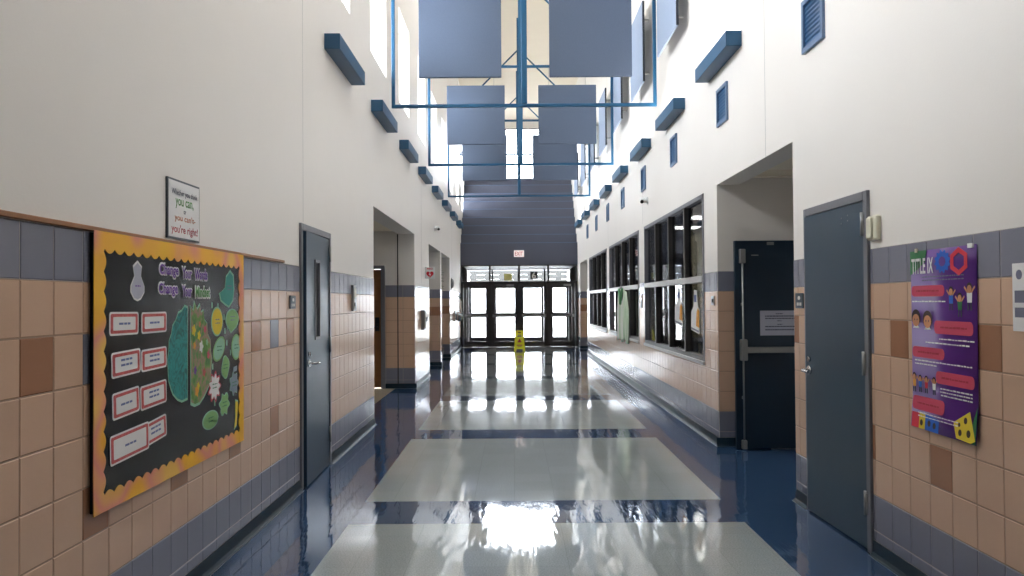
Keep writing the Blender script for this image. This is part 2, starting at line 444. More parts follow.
# right wall --------------------------------------------------------
PR = lambda u, z, d: (XR-d, u, z)
WR_WIN = [(8.76, 12.72), (13.3, 17.36), (17.86, 21.92)]
OPR = [(5.97, 8.2, 0, 2.65), (22.6, 25.0, 0, 2.65)]
holesR = OPR + [(a, b, .80, 2.64) for a, b in WR_WIN] + [(4.75, 5.66, 0, 2.06)]
mb = MB(); grid_wall(mb, PR, Y0, YV, 0, HC, TR, holesR, 'paint')
WR = struct(mb.build('wall_right'), 'right corridor wall, cream paint above tile')
accR = lambda c, r: None if c > 18 else ('brown_tile' if c % 4 == 3 else 'grey_tile' if c % 4 == 1 else None) if r == 2 else ('brown_tile' if r == 5 and c % 4 == 1 else None)
mb = MB(); clad(mb, PR, Y0, YE, 4.4506, OPR + [(a, b, .80, 2.64) for a, b in WR_WIN] + [(4.69, 5.715, 0, 2.12)], accR)
clad(mb, lambda u, z, d: (u, 8.2-d, z), XR, 2.6, XR, [], rows=range(9))
clad(mb, lambda u, z, d: (u, 25.0-d, z), XR, 2.6, XR, [], accF, rows=range(9))
mb.build('wall_tile', WR)
mb = MB(); cove(mb, PR, [(Y0, 4.69), (5.715, 5.97), (8.2, 22.6), (25.0, YE)])
for yy in (8.2, 25.0): cove(mb, lambda u, z, d, yy=yy: (u, yy-d, z), [(XR-.03, 2.6)])
struct(mb.build('baseboard_right'), 'dark cove base along the right wall')
mb = MB(); mb.box((XR-.001, 6.60, 2.65), (XR, 6.606, HC), 'seam')
for y in (12.9, 17.6): mb.box((XR-.001, y-.003, 2.7), (XR, y+.003, HC), 'seam')
struct(mb.build('trim_seam'), 'faint vertical joint in the right wall paint')

# back wall behind the camera, ceiling, far stepped wall --------------
mb = MB(); mb.box((XL-TL, Y0-.2, 0), (XR+TR, Y0, HC), 'paint'); struct(mb.build('wall_back'), 'cream wall behind the camera')
mb = MB(); grid_wall(mb, lambda u, z, d: (z, u, HC-d), Y0-.2, YV+.2, XL-TL, XR+TR, .3, [(a, b, -.75, 1.15) for a, b in FILL_OPENINGS], 'ceiling_paint')
struct(mb.build('ceiling'), 'cream ceiling high over the corridor')
mb = MB()
lv = [2.65, 3.37, 3.667, 3.99, 4.287, 4.606, 4.898, 5.213, 5.548, 5.83]
for i in range(9):
    y = YE-.04 + .31*i
    mb.box((XL, y, lv[i]), (XR, YV, lv[i+1]), 'step_panel', .008)
    if i < 8: mb.box((XL, y-.006, lv[i+1]-.014), (XR, y, lv[i+1]), 'vent_rim_step_glint')  # pale lip paints in the light caught on the step edge
struct(mb.build('wall_exit'), 'dark stepped wall rising over the exit doors')
mb = MB(); grid_wall(mb, lambda u, z, d: (u, YV-d, z), XL, XR, 5.6, HC, .2, [(-1.2, 1.6, 5.95, 8.15)], 'paint')
struct(mb.build('wall_far'), 'cream wall with the high end window')
W = struct(empty('window_18', (CX, YV+.08, 5.95)), 'high bright window above the stepped wall')
mb = MB()
for x in (-1.2, -.28, .66, 1.56): mb.box((x, YV+.05, 5.95), (x+.04, YV+.11, 8.15), 'bronze')
for z in (5.95, 7.03, 8.11): mb.box((-1.2, YV+.05, z), (1.6, YV+.11, z+.04), 'bronze')
mb.build('window_frame', W)
mb = MB(); mb.box((-1.19, YV+.075, 5.96), (1.59, YV+.08, 8.14), 'clear_glass'); mb.build('pane', W)

# clerestory windows on the left --------------------------------------
n = 1
proto = None
for a, b in WIN_L:
    if proto is None:
        proto = struct(empty('window_%d' % n, (XL-TL+.03, a, 4.5)), 'tall narrow clerestory window high on the left wall')
        mb = MB()
        for (p, q, r, s) in ((0, 1.22, 0, .04), (0, 1.22, 1.38, 1.42), (0, .04, 0, 1.42), (1.18, 1.22, 0, 1.42)):
            mb.box((XL-TL+.01, a+p, 4.5+r), (XL-TL+.05, a+q, 4.5+s), 'offwhite')
        mb.build('window_frame', proto)
        mb = MB(); mb.box((XL-TL+.026, a+.03, 4.53), (XL-TL+.03, a+1.19, 5.89), 'clear_glass'); mb.build('pane', proto)
    else:
        c = copy_tree(proto); c.location = (XL-TL+.03, a, 4.5); c.name = 'window_%d' % n
    n += 1

# ------------------------------------------------------------------ left alcoves
def shell(name, x0, x1, y0, y1, z1, m, label, skip=(), holes=(), fm=None):
    """thin walled room box behind a corridor opening; sides named w e s n t"""
    mb = MB(); t = .08
    if 'w' not in skip: mb.box((x0-t, y0-t, 0), (x0, y1+t, z1), m)
    if 'e' not in skip: mb.box((x1, y0-t, 0), (x1+t, y1+t, z1), m)
    if 's' not in skip: mb.box((x0, y0-t, 0), (x1, y0, z1), m)
    if 'n' not in skip: mb.box((x0, y1, 0), (x1, y1+t, z1), m)
    if 't' not in skip: mb.box((x0-t, y0-t, z1), (x1+t, y1+t, z1+t), 'ceiling_paint' if fm is None else fm)
    return struct(mb.build(name), label)
xo = XL-TL
A1 = shell('wall_alcove_one', -4.4, xo, 9.7, 13.85, 2.70, 'paint', 'cream walls of the first left alcove', skip='en')
mb = MB(); grid_wall(mb, lambda u, z, d: (u, 13.85-d, z), -4.4, xo, 0, 2.7, .12, [(-3.2, -2.27, 0, 2.06)], 'paint'); mb.build('doorway_wall', A1)
shell('wall_alcove_two', -3.6, xo, 16.1, 18.95, 2.70, 'paint', 'walls of the second left alcove', skip='e')
shell('wall_alcove_three', -3.6, xo, 19.04, 21.6, 2.70, 'paint', 'walls of the third left alcove', skip='e')
D5 = struct(empty('door_5', (-2.27, 13.85, 0)), 'brown wooden door in the left alcove')
mb = MB()
mb.box((-2.27, 13.80, 0), (-2.20, 13.97, 2.11), 'frame_paint', .004); mb.box((-3.27, 13.80, 0), (-3.2, 13.97, 2.11), 'frame_paint', .004)
mb.box((-3.2, 13.80, 2.05), (-2.27, 13.97, 2.11), 'frame_paint', .004); mb.build('door_frame', D5)
mb = MB(); mb.box((-3.195, 13.90, .01), (-2.275, 13.945, 2.045), 'wood', .003); mb.build('door_leaf', D5)
mb = MB(); mb.box((-2.38, 13.88, .98), (-2.31, 13.90, 1.22), 'black', .004); mb.tube([(-2.345, 13.9, 1.06), (-2.345, 13.83, 1.06), (-2.48, 13.83, 1.06)], .011, 'black'); mb.build('handle', D5)

# ------------------------------------------------------------------ right alcove
A2 = shell('wall_alcove_right', XR+TR, 3.40, 5.9, 8.2, 2.72, 'paint', 'cream walls of the right alcove with the dark door', skip='w')
mb = MB()
mb.box((XR+TR, 7.70, 2.66), (3.4, 7.78, 2.72), 'ceiling_paint'); mb.box((XR+TR, 5.9, 2.68), (2.36, 7.7, 2.72), 'ceiling_paint')
mb.build('ceiling_trim', A2)
shell('wall_alcove_far', XR+TR, 3.3, 22.5, 25.0, 2.72, 'paint', 'walls of the far right alcove', skip='w')

D6 = struct(empty('door_6', (3.12, 8.0, 0)), 'dark navy door leaf folded open in the right alcove')
mb = MB(); mb.box((2.195, 7.985, .012), (3.115, 8.03, 2.065), 'navy_paint', .003); mb.build('door_leaf', D6)
mb = MB()
mb.tube([(2.262, 7.95, .06), (2.262, 7.95, 1.93)], .0095, 'brushed'); mb.box((2.235, 7.93, 1.84), (2.29, 7.985, 1.98), 'brushed', .006)
mb.box((2.238, 7.93, .012), (2.288, 7.985, .10), 'brushed', .006)
for z in (.5, 1.42): mb.box((2.25, 7.96, z), (2.275, 7.985, z+.03), 'brushed', .003)
mb.build('vertical_rod', D6)
mb = MB(); mb.box((2.232, 7.915, .88), (2.298, 7.985, 1.09), 'brushed', .008); mb.box((2.29, 7.905, .955), (3.06, 7.945, 1.015), 'brushed', .008)
mb.box((2.98, 7.90, .94), (3.06, 7.985, 1.03), 'brushed', .006); mb.box((2.30, 7.945, .96), (2.34, 7.985, 1.0), 'dark_metal'); mb.build('panic_bar', D6)
mb = MB(); mb.box((2.515, 7.978, 2.02), (2.585, 7.986, 2.05), 'brushed', .002); mb.box((2.36, 7.98, 1.915), (2.43, 7.986, 1.925), 'brushed'); mb.build('name_plate', D6)
mb = MB(); mb.box((3.12, 8.0, 0), (3.17, 8.19, 2.12), 'frame_paint'); mb.box((3.3, 5.95, 0), (3.38, 6.0, 2.12), 'frame_paint'); mb.build('door_frame', D6)
tN = empty('door_notice', (2.62, 7.98, 1.13)); tag(tN, 'white printed notice taped on the dark navy door', 'notice')
FN = fF(7.985, 2.44, 1.125)
mb = MB(); mb.frect(FN, 0, 0, .39, .245, 0, .002, 'grey_paper'); mb.build('paper', tN)
mb = MB()
for v, u0, u1, h in ((.21, .155, .225, .008), (.185, .05, .33, .012), (.163, .05, .34, .010), (.14, .17, .21, .008), (.105, .17, .22, .008), (.083, .05, .34, .010), (.05, .05, .34, .012)):
    u = u0
    while u < u1:
        w = random.uniform(.012, .03); mb.frect(FN, u, v, min(u+w, u1), v+h, .002, .0028, 'ink'); u += w+.005
mb.build('printed_lines', tN)

# ------------------------------------------------------------------ flush doors
def flush_door(name, label, side, yh, yf, ztop, lite, F0, ang, knob_u):
    """side: -1 left wall, +1 right; yh hinge edge, yf free edge; leaf swung ang out of its frame"""
    x = XL if side < 0 else XR; n = -side
    R = struct(empty(name, (x, yh, 0)), label)
    mb = MB(); ya, yb = F0
    for (p, q, z0, z1) in ((ya, ya+.055, 0, 2.115), (yb-.055, yb, 0, 2.115), (ya+.055, yb-.055, 2.06, 2.115)):
        mb.box((x+n*.02, p, z0), (x-n*.16, q, z1), 'frame_paint', .004)
    mb.box((x-n*.16, ya, 0), (x-n*.17, yb, 2.1), 'black')
    mb.build('door_frame', R)
    s = 1 if yf > yh else -1; w = abs(yf-yh)
    M = Matrix.Translation((x+n*.012, yh, 0)) @ Matrix.Rotation(-n*s*ang if True else 0, 4, 'Z')
    # leaf local: along +Y*s, thickness towards the wall
    mb = MB(); t = -n*.045
    if lite:
        u0, u1, z0, z1 = lite
        for (a, b, c, d) in ((0, u0, .012, 2.055), (u1, w, .012, 2.055), (u0, u1, .012, z0), (u0, u1, z1, 2.055)):
            mb.box((0, s*a, c), (t, s*b, d), 'door_paint', 0, M)
    else:
        mb.box((0, 0, .012), (t, s*w, 2.055), 'door_paint', .002, M)
    mb.box((n*.001, s*.01, .012), (t, s*.02, .013), 'black', 0, M)
    mb.build('door_leaf', R)
    if lite:
        mb = MB()
        for (a, b, c, d) in ((u0-.012, u0+.012, z0-.012, z1+.012), (u1-.012, u1+.012, z0-.012, z1+.012), (u0, u1, z0-.012, z0+.012), (u0, u1, z1-.012, z1+.012)):
            mb.box((n*.008, s*a, c), (t-n*.008, s*b, d), 'frame_paint', .003, M)
        L = mb.build('vision_panel', R)
        mb = MB(); mb.box((t*.5, s*u0, z0), (t*.5+.005, s*u1, z1), 'clear_glass', 0, M); mb.box((t*.3, s*u0, z0), (t*.3+.003, s*u1, z1), 'black', 0, M)
        mb.build('pane', L)
    mb = MB(); zk = .99; uk = w-.07
    rose = [tuple(M @ Vector((n*d, s*uk, zk))) for d in (0, .012)]
    mb.tube(rose, .03, 'silver', 16)
    mb.tube([tuple(M @ Vector(p)) for p in ((n*.01, s*uk, zk), (n*.055, s*uk, zk), (n*.06, s*(uk-.02), zk), (n*.06, s*(uk-.12), zk-.004))], .0105, 'silver', 10)
    mb.tube([tuple(M @ Vector((n*d, s*uk, zk+.075))) for d in (0, .015)], .018, 'silver', 14)
    mb.build('lever_handle', R)
    for z in (.284, 1.10, 1.92):
        mb = MB(); mb.tube([(x+n*.022, yh-s*.004, z-.07), (x+n*.022, yh-s*.004, z+.07)], .011, 'brushed', 10)
        mb.box((x+n*.0, yh-s*.03, z-.06), (x+n*.024, yh-s*.002, z+.06), 'brushed', .002); mb.build('hinge', R)
    return R, M
DL, M1 = flush_door('door_7', 'dark teal flush door with narrow vision strip on the left wall', -1, 7.355, 6.45, 2.06, (.41, .59, 1.18, 1.83), (6.375, 7.415), .03, 0)
DR, M2 = flush_door('door_8', 'plain dark teal flush door with silver lever on the right wall', 1, 4.755, 5.67, 2.06, None, (4.69, 5.715), .018, 0)
mb = MB()
for (u, z) in ((.21, 1.995), (.21, 1.962), (.30, 1.985), (.30, 1.952)): mb.tube([tuple(M2 @ Vector((-d, u, z))) for d in (0, .003)], .005, 'brushed', 8)
mb.build('screw_holes', DR)

t = empty('door_holder', (XR, 4.60, 1.88)); tag(t, 'beige electric box on the wall at the upper hinge of the right door', 'door holder')
mb = MB(); mb.box((XR, 4.545, 1.815), (XR-.03, 4.665, 1.955), 'beige_plastic', .006); mb.build('housing', t)
mb = MB(); mb.box((XR-.03, 4.59, 1.825), (XR-.042, 4.655, 1.945), 'beige_plastic', .005); mb.build('cover', t)

def plaque(name, label, F, u0, z0, w, h, m='plaque'):
    o = F(u0+w/2, z0+h/2, 0); t = empty(name, o); tag(t, label, 'sign')
    mb = MB(); mb.prism(F, rrect(u0, z0, u0+w, z0+h, .008), 0.008, .016, m); mb.build('plate', t)
    mb = MB()
    mb.prism(F, ell(u0+w*.5, z0+h*.68, w*.16, h*.13), .016, .0175, 'offwhite')
    for k in range(3): mb.frect(F, u0+w*(.2+.22*k), z0+h*.18, u0+w*(.34+.22*k), z0+h*.38, .016, .0175, 'offwhite')
    mb.build('raised_marks', t)
plaque('room_sign', 'small dark room sign with white marks left of the right teal door', fR(), 5.755, 1.415, .15, .11)
plaque('room_sign', 'small grey room sign between bulletin board and left teal door', fL(), 6.07, 1.435, .15, .10, 'plaque_grey')

# ------------------------------------------------------------------ side windows into the cafeteria
for k, (a, b) in enumerate(WR_WIN):
    R = struct(empty('window_%d' % (19+k), (XR, a, .8)), ['nearest four-bay interior window with two hanging cards', 'middle four-bay interior window with the green gown', 'farthest four-bay interior window'][k])
    mb = MB(); f = .05; xa, xb = XR-.012, XR+.075
    mb.box((xa, a, 2.59), (xb, b, 2.64), 'frame_paint', .003)
    mb.box((xa, a, .8), (xb, a+f, 2.64), 'frame_paint', .003); mb.box((xa, b-f, .8), (xb, b, 2.64), 'frame_paint', .003)
    for j in (1, 2, 3):
        y = a+(b-a)*j/4; mb.box((xa, y-.03, .85), (xb, y+.03, 2.59), 'bronze', .003)
    mb.build('window_frame', R)
    mb = MB(); mb.box((XR-.02, a+f, 1.675), (xb, b-f, 1.745), 'lit_sill_metal', .004); mb.build('transom_bar', R)
    mb = MB(); mb.box((XR-.03, a-.01, .775), (xb, b+.01, .815), 'lit_sill_metal', .004); mb.box((xa, a+f, .815), (xb, b-f, .86), 'bronze'); mb.build('window_sill', R)
    for j in range(4):
        y0, y1 = a+(b-a)*j/4+.02, a+(b-a)*(j+1)/4-.02
        mb = MB(); mb.box((XR+.04, y0, 1.74), (XR+.046, y1, 2.6), 'tinted_glass'); mb.build('pane', R)
        mb = MB(); mb.box((XR+.04, y0, .85), (XR+.046, y1, 1.68), 'clear_glass'); mb.build('pane', R)

# cafeteria beyond the glass
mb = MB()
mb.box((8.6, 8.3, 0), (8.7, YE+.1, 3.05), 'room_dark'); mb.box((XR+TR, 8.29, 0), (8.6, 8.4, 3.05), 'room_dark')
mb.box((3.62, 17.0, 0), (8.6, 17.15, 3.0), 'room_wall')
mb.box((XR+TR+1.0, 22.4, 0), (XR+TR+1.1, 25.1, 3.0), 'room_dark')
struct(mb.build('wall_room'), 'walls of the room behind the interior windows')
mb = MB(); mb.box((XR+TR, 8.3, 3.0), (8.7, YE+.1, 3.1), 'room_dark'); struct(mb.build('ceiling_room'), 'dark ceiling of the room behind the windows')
for (x, y) in ((3.45, 14.4), (3.5, 16.4)):
    t = empty('ceiling_light', (x, y, 3.0)); tag(t, 'square ceiling light seen through the nearest window, %s one' % ('nearer' if y < 15 else 'farther'), 'ceiling light', 'ceiling lights in the room behind the windows')
    mb = MB(); mb.box((x-.3, y-.3, 2.955), (x+.3, y+.3, 2.999), 'white', .004); mb.build('housing', t)
    mb = MB(); mb.box((x-.27, y-.27, 2.949), (x+.27, y+.27, 2.956), 'lamp_lens'); mb.build('diffuser', t)
R = struct(empty('window_22', (5.4, YE, 0)), 'tall bright glazing at the end of the side room')
mb = MB(); x = XR+TR
mb.box((x, YE, 2.62), (8.6, YE+.12, 3.0), 'room_dark'); mb.box((x, YE, 2.03), (8.6, YE+.08, 2.16), 'bronze'); mb.box((x, YE, .95), (8.6, YE+.08, 1.08), 'bronze'); mb.box((x, YE, 0), (8.6, YE+.08, .2), 'bronze')
k = 0
while x < 8.6:
    mb.box((x, YE, 0), (x+(.22 if k % 2 == 0 else .34), YE+.1, 2.62), 'bronze'); x += .78; k += 1
mb.build('window_frame', R)
mb = MB(); mb.box((XR+TR, YE+.04, .1), (8.6, YE+.045, 2.62), 'clear_glass'); mb.build('pane', R)
area('daylight_portal', (5.4, YE+.2, 1.3), (-H90, 0, 0), 6.2, 2.6, 1, portal=True)

def table(x, y):
    t = empty('cafeteria_table', (x, y, 0))
    mb = MB(); mb.box((x-.38, y-.75, .70), (x+.38, y+.75, .74), 'room_dark', .008); mb.build('tabletop', t)
    for sx in (-1, 1):
        for sy in (-1, 1):
            mb = MB(); mb.tube([(x+sx*.32, y+sy*.65, 0), (x+sx*.32, y+sy*.65, .70)], .02, 'dark_metal', 8); mb.build('leg', t)
    return t
def chair(x, y, s):
    t = empty('stacking_chair', (x, y, 0))
    mb = MB(); mb.box((x-.2, y-.2, .43), (x+.2, y+.2, .46), 'black', .01); mb.build('seat', t)
    mb = MB(); mb.box((x+s*.18, y-.2, .60), (x+s*.21, y+.2, .86), 'black', .01); mb.build('backrest', t)
    for sx in (-1, 1):
        for sy in (-1, 1):
            mb = MB(); mb.tube([(x+sx*.18, y+sy*.17, 0), (x+sx*.18, y+sy*.17, .62 if sx == s else .43)], .012, 'dark_metal', 8); mb.build('leg', t)
    return t
for k, (x, y) in enumerate(((3.5, 12.4), (3.7, 15.2))):
    tag(table(x, y), ['dark table seen through the nearest interior window', 'dark table seen through the middle interior window'][k], 'table', 'tables behind the interior windows')
for (x, y, s, l) in ((2.9, 12.1, -1, 'black chair on the corridor side of the nearer dark table, close end'), (2.9, 12.8, -1, 'black chair on the corridor side of the nearer dark table, far end'), (4.15, 12.4, 1, 'black chair on the inner side of the nearer dark table'), (3.1, 15.3, -1, 'black chair beside the farther dark table')):
    tag(chair(x, y, s), l, 'chair', 'chairs behind the interior windows')

# things hung at the windows ------------------------------------------
def hang_card(label, y0, y1, z0, z1):
    F = fR(0, 0, XR+.035); t = empty('hanging_card', F((y0+y1)/2, z1, 0)); tag(t, label, 'hanging card', 'cards hung inside the nearest window')
    w = y1-y0; h = z1-z0; U = lambda a: y1-a*w; V = lambda b: z0+b*h
    P = lambda L: [(U(a), V(b)) for a, b in L]
    mb = MB(); mb.prism(F, P([(.0, .08), (.95, .0), (1, .55), (.82, .62), (.72, .98), (.42, 1), (.32, .62), (.05, .5)]), 0, .004, 'paper'); mb.build('card', t)
    mb = MB(); mb.prism(F, P([(.62, .18), (.98, .14), (1, .52), (.84, .58), (.7, .5)]), .004, .006, 'orange_paper'); mb.build('orange_patch', t)
    mb = MB(); mb.prism(F, P([(.42, .72), (.66, .72), (.66, .88), (.42, .88)]), .004, .006, 'blue_ink'); mb.build('printed_emblem', t)
    mb = MB(); mb.prism(F, P([(.02, .10), (.93, .04), (.93, .08), (.02, .14)]), .004, .006, 'faint_ink'); mb.build('printed_stripe', t)
hang_card('white and orange hanging card in the pane nearest the camera', 9.16, 9.60, 1.09, 1.60)
hang_card('white and orange hanging card in the second pane from the near end', 10.08, 10.56, 1.15, 1.64)

t = empty('graduation_gown', (XR-.04, 15.25, 1.68)); tag(t, 'pale green gown hung over the middle interior window', 'gown')
mb = MB(); nu, nv = 60, 24; base = len(mb.v)
for j in range(nv+1):
    v = j/nv
    half = .64+.16*min(1, v*3)
    for i in range(nu+1):
        u = i/nu*2-1
        y = 15.12+u*half; z = 1.70-v*.97-.07*abs(u)*(1-v)-.03*math.sin(u*7+1)*v
        d = .035+.018*math.sin(u*17+1.5*math.sin(v*3))*min(1, .25+v)
        mb.v.append((XR-d, y, z))
for j in range(nv):
    for i in range(nu):
        if j < 6 and abs((i+.5)/nu*2-1) < .22*(1-j/6): continue
        a = base+j*(nu+1)+i; mb.face([a, a+1, a+nu+2, a+nu+1], 'gown', True)
g = mb.build('gown_cloth', t); md = g.modifiers.new('thickness', 'SOLIDIFY'); md.thickness = .004
mb = MB(); mb.tube([(XR-.07, 15.12-.22, 1.70), (XR-.075, 15.12, 1.42), (XR-.07, 15.12+.22, 1.70)], .022, 'gown_trim', 8); mb.build('neck_trim', t)
mb = MB(); mb.tube([(XR-.045, 14.95, 1.66), (XR-.05, 15.12, 1.75), (XR-.045, 15.6, 1.66), (XR-.05, 14.95, 1.66)], .008, 'dark_metal', 6); mb.tube([(XR-.05, 15.12, 1.75), (XR-.03, 15.12, 1.79)], .005, 'dark_metal', 6); mb.build('hanger', t)

t = empty('door_sign', (XR, 13.03, 1.48)); tag(t, 'narrow brownish sign on the pier between the two nearer windows', 'sign')
mb = MB(); mb.frect(fR(), 12.95, 1.36, 13.11, 1.60, .008, .016, 'plaque_grey'); mb.build('plate', t)
mb = MB(); mb.frect(fR(), 12.975, 1.48, 13.085, 1.575, .016, .0175, 'brown_tile'); mb.build('insert', t)
t = empty('wall_switch', (XR, 8.37, 1.48)); tag(t, 'small grey switch plate on the tiled pier beside the alcove', 'switch')
mb = MB(); mb.prism(fR(), rrect(8.31, 1.425, 8.42, 1.52, .008), .008, .015, 'brushed'); mb.build('plate', t)
mb = MB(); mb.frect(fR(), 8.35, 1.455, 8.38, 1.49, .015, .022, 'dark_metal'); mb.build('key_slot', t)

# ------------------------------------------------------------------ exit doors and vestibule
def storefront(tname, y, label, ndoor, nwin, which):
    T = struct(empty(tname, (CX, y, 0)), label)
    mb = MB(); bays = [XL+i*(XR-XL)/4 for i in range(5)]
    for i, x in enumerate(bays):
        w = .06 if i == 2 or which == 'inner' else .045
        a, b = (x, x+.09) if i == 0 else (x-.09, x) if i == 4 else (x-w, x+w)
        mb.box((a, y, 0), (b, y+.10, 2.1), 'bronze', .004)
        a, b = (x, x+.04) if i == 0 else (x-.04, x) if i == 4 else (x-.03, x+.03)
        mb.box((a, y, 2.1), (b, y+.08, 2.65), 'bronze', .004)
    mb.box((XL, y, 2.62), (XR, y+.10, 2.66), 'bronze', .004); mb.box((XL, y, 2.055), (XR, y+.10, 2.125), 'bronze', .004)
    mb.box((XL, y-.02, 0), (XR, y+.14, .012), 'silver', .003)
    mb.build('frame', T)
    for i in range(4):
        a, b = bays[i]+(.09 if i == 0 else .045), bays[i+1]-(.09 if i == 3 else .045)
        Wn = struct(empty('window_%d' % (nwin+i), ((a+b)/2, y, 2.15)), 'transom pane over %s exit door %d' % (which, i+1))
        mb = MB(); mb.box((a-.025, y+.05, 2.125), (b+.025, y+.056, 2.62), 'clear_glass'); mb.build('pane', Wn)
        D = struct(empty('door_%d' % (ndoor+i), ((a+b)/2, y, 0)), '%s of the %s glazed exit doors from the left' % (('first', 'second', 'third', 'fourth')[i], which))
        mb = MB(); st = .092; a2, b2 = a+.004, b-.004
        mb.box((a2, y+.03, .015), (a2+st, y+.08, 2.055), 'bronze', .004); mb.box((b2-st, y+.03, .015), (b2, y+.08, 2.055), 'bronze', .004)
        for z0, z1 in ((.015, .19), (.97, 1.07), (1.945, 2.055)): mb.box((a2+st, y+.03, z0), (b2-st, y+.08, z1), 'bronze', .003)
        mb.build('leaf_frame', D)
        mb = MB(); mb.box((a2+st, y+.053, .19), (b2-st, y+.058, .97), 'clear_glass'); mb.build('pane', D)
        mb = MB(); mb.box((a2+st, y+.053, 1.07), (b2-st, y+.058, 1.945), 'clear_glass'); mb.build('pane', D)
        mb = MB(); mb.box((a2+.05, y-.03, .99), (b2-.05, y+.0, 1.04), 'brushed', .006); mb.box((a2+.03, y-.03, .97), (a2+.09, y+.03, 1.06), 'brushed', .006); mb.box((b2-.09, y-.03, .97), (b2-.03, y+.03, 1.06), 'brushed', .006); mb.build('panic_bar', D)
        mb = MB(); xh = b2-.12 if i in (0, 1) else a2+.12
        mb.tube([(xh, y+.03, 1.12), (xh, y-.03, 1.12), (xh, y-.03, 1.34), (xh, y+.03, 1.34)], .012, 'brushed', 8); mb.build('pull_handle', D)
        if i in (1, 3):
            mb = MB(); mb.box((b2-.36, y-.03, 1.96), (b2-.12, y+.03, 2.03), 'brushed', .006); mb.build('door_closer', D)
storefront('trim_inner_storefront', YE, 'dark metal frame of the inner exit doors', 1, 23, 'inner')
# door numbers 5 to 8 are the other doors of the corridor
storefront('trim_outer_storefront', YO, 'dark metal frame of the outer exit doors', 9, 27, 'outer')
mb = MB(); mb.box((XL-.1, YE+.12, 0), (XL, YO, 2.65), 'paint'); mb.box((XR, YE+.12, 0), (XR+.1, YO, 2.65), 'paint')
struct(mb.build('wall_vestibule'), 'side walls of the entrance vestibule')
mb = MB(); mb.box((XL-.1, YE+.12, 2.66), (XR+.1, YO+.12, 2.72), 'white'); struct(mb.build('ceiling_vestibule'), 'white ceiling of the entrance vestibule')
mb = MB(); mb.box((XL-8, YO-.1, 2.72), (XR+8, YO+.2, 5.0), 'concrete')
struct(mb.build('wall_facade'), 'outside wall over the entrance')

t = empty('door_number_sign', (.67, YE+.04, 2.31)); tag(t, 'black square sign with a white 6 in the transom', 'sign')
mb = MB(); mb.box((.555, YE+.035, 2.19), (.79, YE+.045, 2.43), 'black'); mb.build('plate', t)
add_text('number', '6', fF(YE+.035), .605, 2.21, .135, .20, 'white', t, d=.003, bold=.02)
t = empty('tinted_sheet', (-.165, YE+.04, 2.23)); tag(t, 'yellowish paper sheet taped in the transom glass', 'paper sheet')
mb = MB(); mb.box((-.294, YE+.038, 2.152), (-.038, YE+.043, 2.37), 'tint_paper'); mb.build('sheet', t)
t = empty('exit_sign', (.19, YE-.06, 3.01)); tag(t, 'white exit sign with red letters over the doors', 'exit sign')
mb = MB(); mb.box((.03, YE-.11, 2.905), (.355, YE-.05, 3.115), 'exit_face', .006); mb.box((.13, YE-.06, 2.93), (.25, YE-.039, 3.09), 'white'); mb.build('housing', t)
add_text('letters', 'EXIT', fF(YE-.11), .065, 2.945, .255, .13, 'red_ink', t, d=.002, bold=.015)
t = empty('door_edge_guard', (XL+.10, YE-.03, 1.2)); tag(t, 'tall pale narrow strip beside the leftmost exit door', 'strip')
mb = MB(); mb.box((XL+.004, YE-.03, .87), (XL+.03, YE-.002, 1.50), 'offwhite', .003); mb.build('strip', t)

t = empty('wet_floor_sign', (.18, 24.1, 0)); tag(t, 'yellow folding wet floor sign standing before the doors', 'wet floor sign')
for sy in (-1, 1):
    mb = MB(); M = Matrix.Translation((.177, 24.1, .60)) @ Matrix.Rotation(sy*.26, 4, 'X')
    F = lambda u, v, d, M=M, sy=sy: tuple(M @ Vector((u, sy*(.012+d), v)))
    mb.prism(F, [(-.165, -.615), (-.10, -.615), (-.085, -.56), (.085, -.56), (.10, -.615), (.165, -.615), (.115, -.03), (.095, 0), (-.095, 0), (-.115, -.03)], 0, .012, 'yellow_plastic')
    P = mb.build('panel', t)
    if sy < 0:
        mb = MB(); mb.prism(F, rrect(-.045, -.075, .045, -.045, .01), .012, .014, 'black'); mb.build('grip', P)
        mb = MB(); mb.prism(F, [(-.07, -.36), (.07, -.36), (0, -.24)], .012, .014, 'red_ink'); mb.frect(F, -.07, -.19, .07, -.165, .012, .014, 'ink')
        mb.frect(F, -.055, -.15, .055, -.13, .012, .014, 'ink'); mb.frect(F, -.08, -.46, .08, -.43, .012, .014, 'red_ink'); mb.frect(F, -.06, -.50, .06, -.485, .012, .014, 'ink'); mb.build('printed_warning', P)

# walkway canopy outside
t = empty('walkway_canopy', (0, 42, 0)); tag(t, 'long grey walkway canopy seen through the transoms outside', 'canopy')
mb = MB(); mb.box((-40, 40.1, 3.14), (40, 44, 3.24), 'canopy'); mb.build('roof_slab', t)
mb = MB(); mb.box((-40, 40, 2.815), (40, 40.1, 3.3), 'canopy'); mb.build('upper_fascia', t)
mb = MB(); mb.box((-40, 40, 2.575), (40, 40.1, 2.80), 'canopy'); mb.box((-40, 40, 2.30), (40, 40.1, 2.565), 'canopy'); mb.build('lower_fascia', t)
mb = MB()
for k in range(110):
    x = -38.5+k*.7; mb.box((x, 40.02, 2.29), (x+.3, 40.08, 2.85), 'canopy')
mb.build('spacer_blocks', t)['kind'] = 'stuff'
for x in (-24, -16, -8, 8, 16, 24):
    mb = MB(); mb.box((x-.08, 43.8, -.02), (x+.08, 43.96, 3.14), 'canopy'); mb.build('post', t)

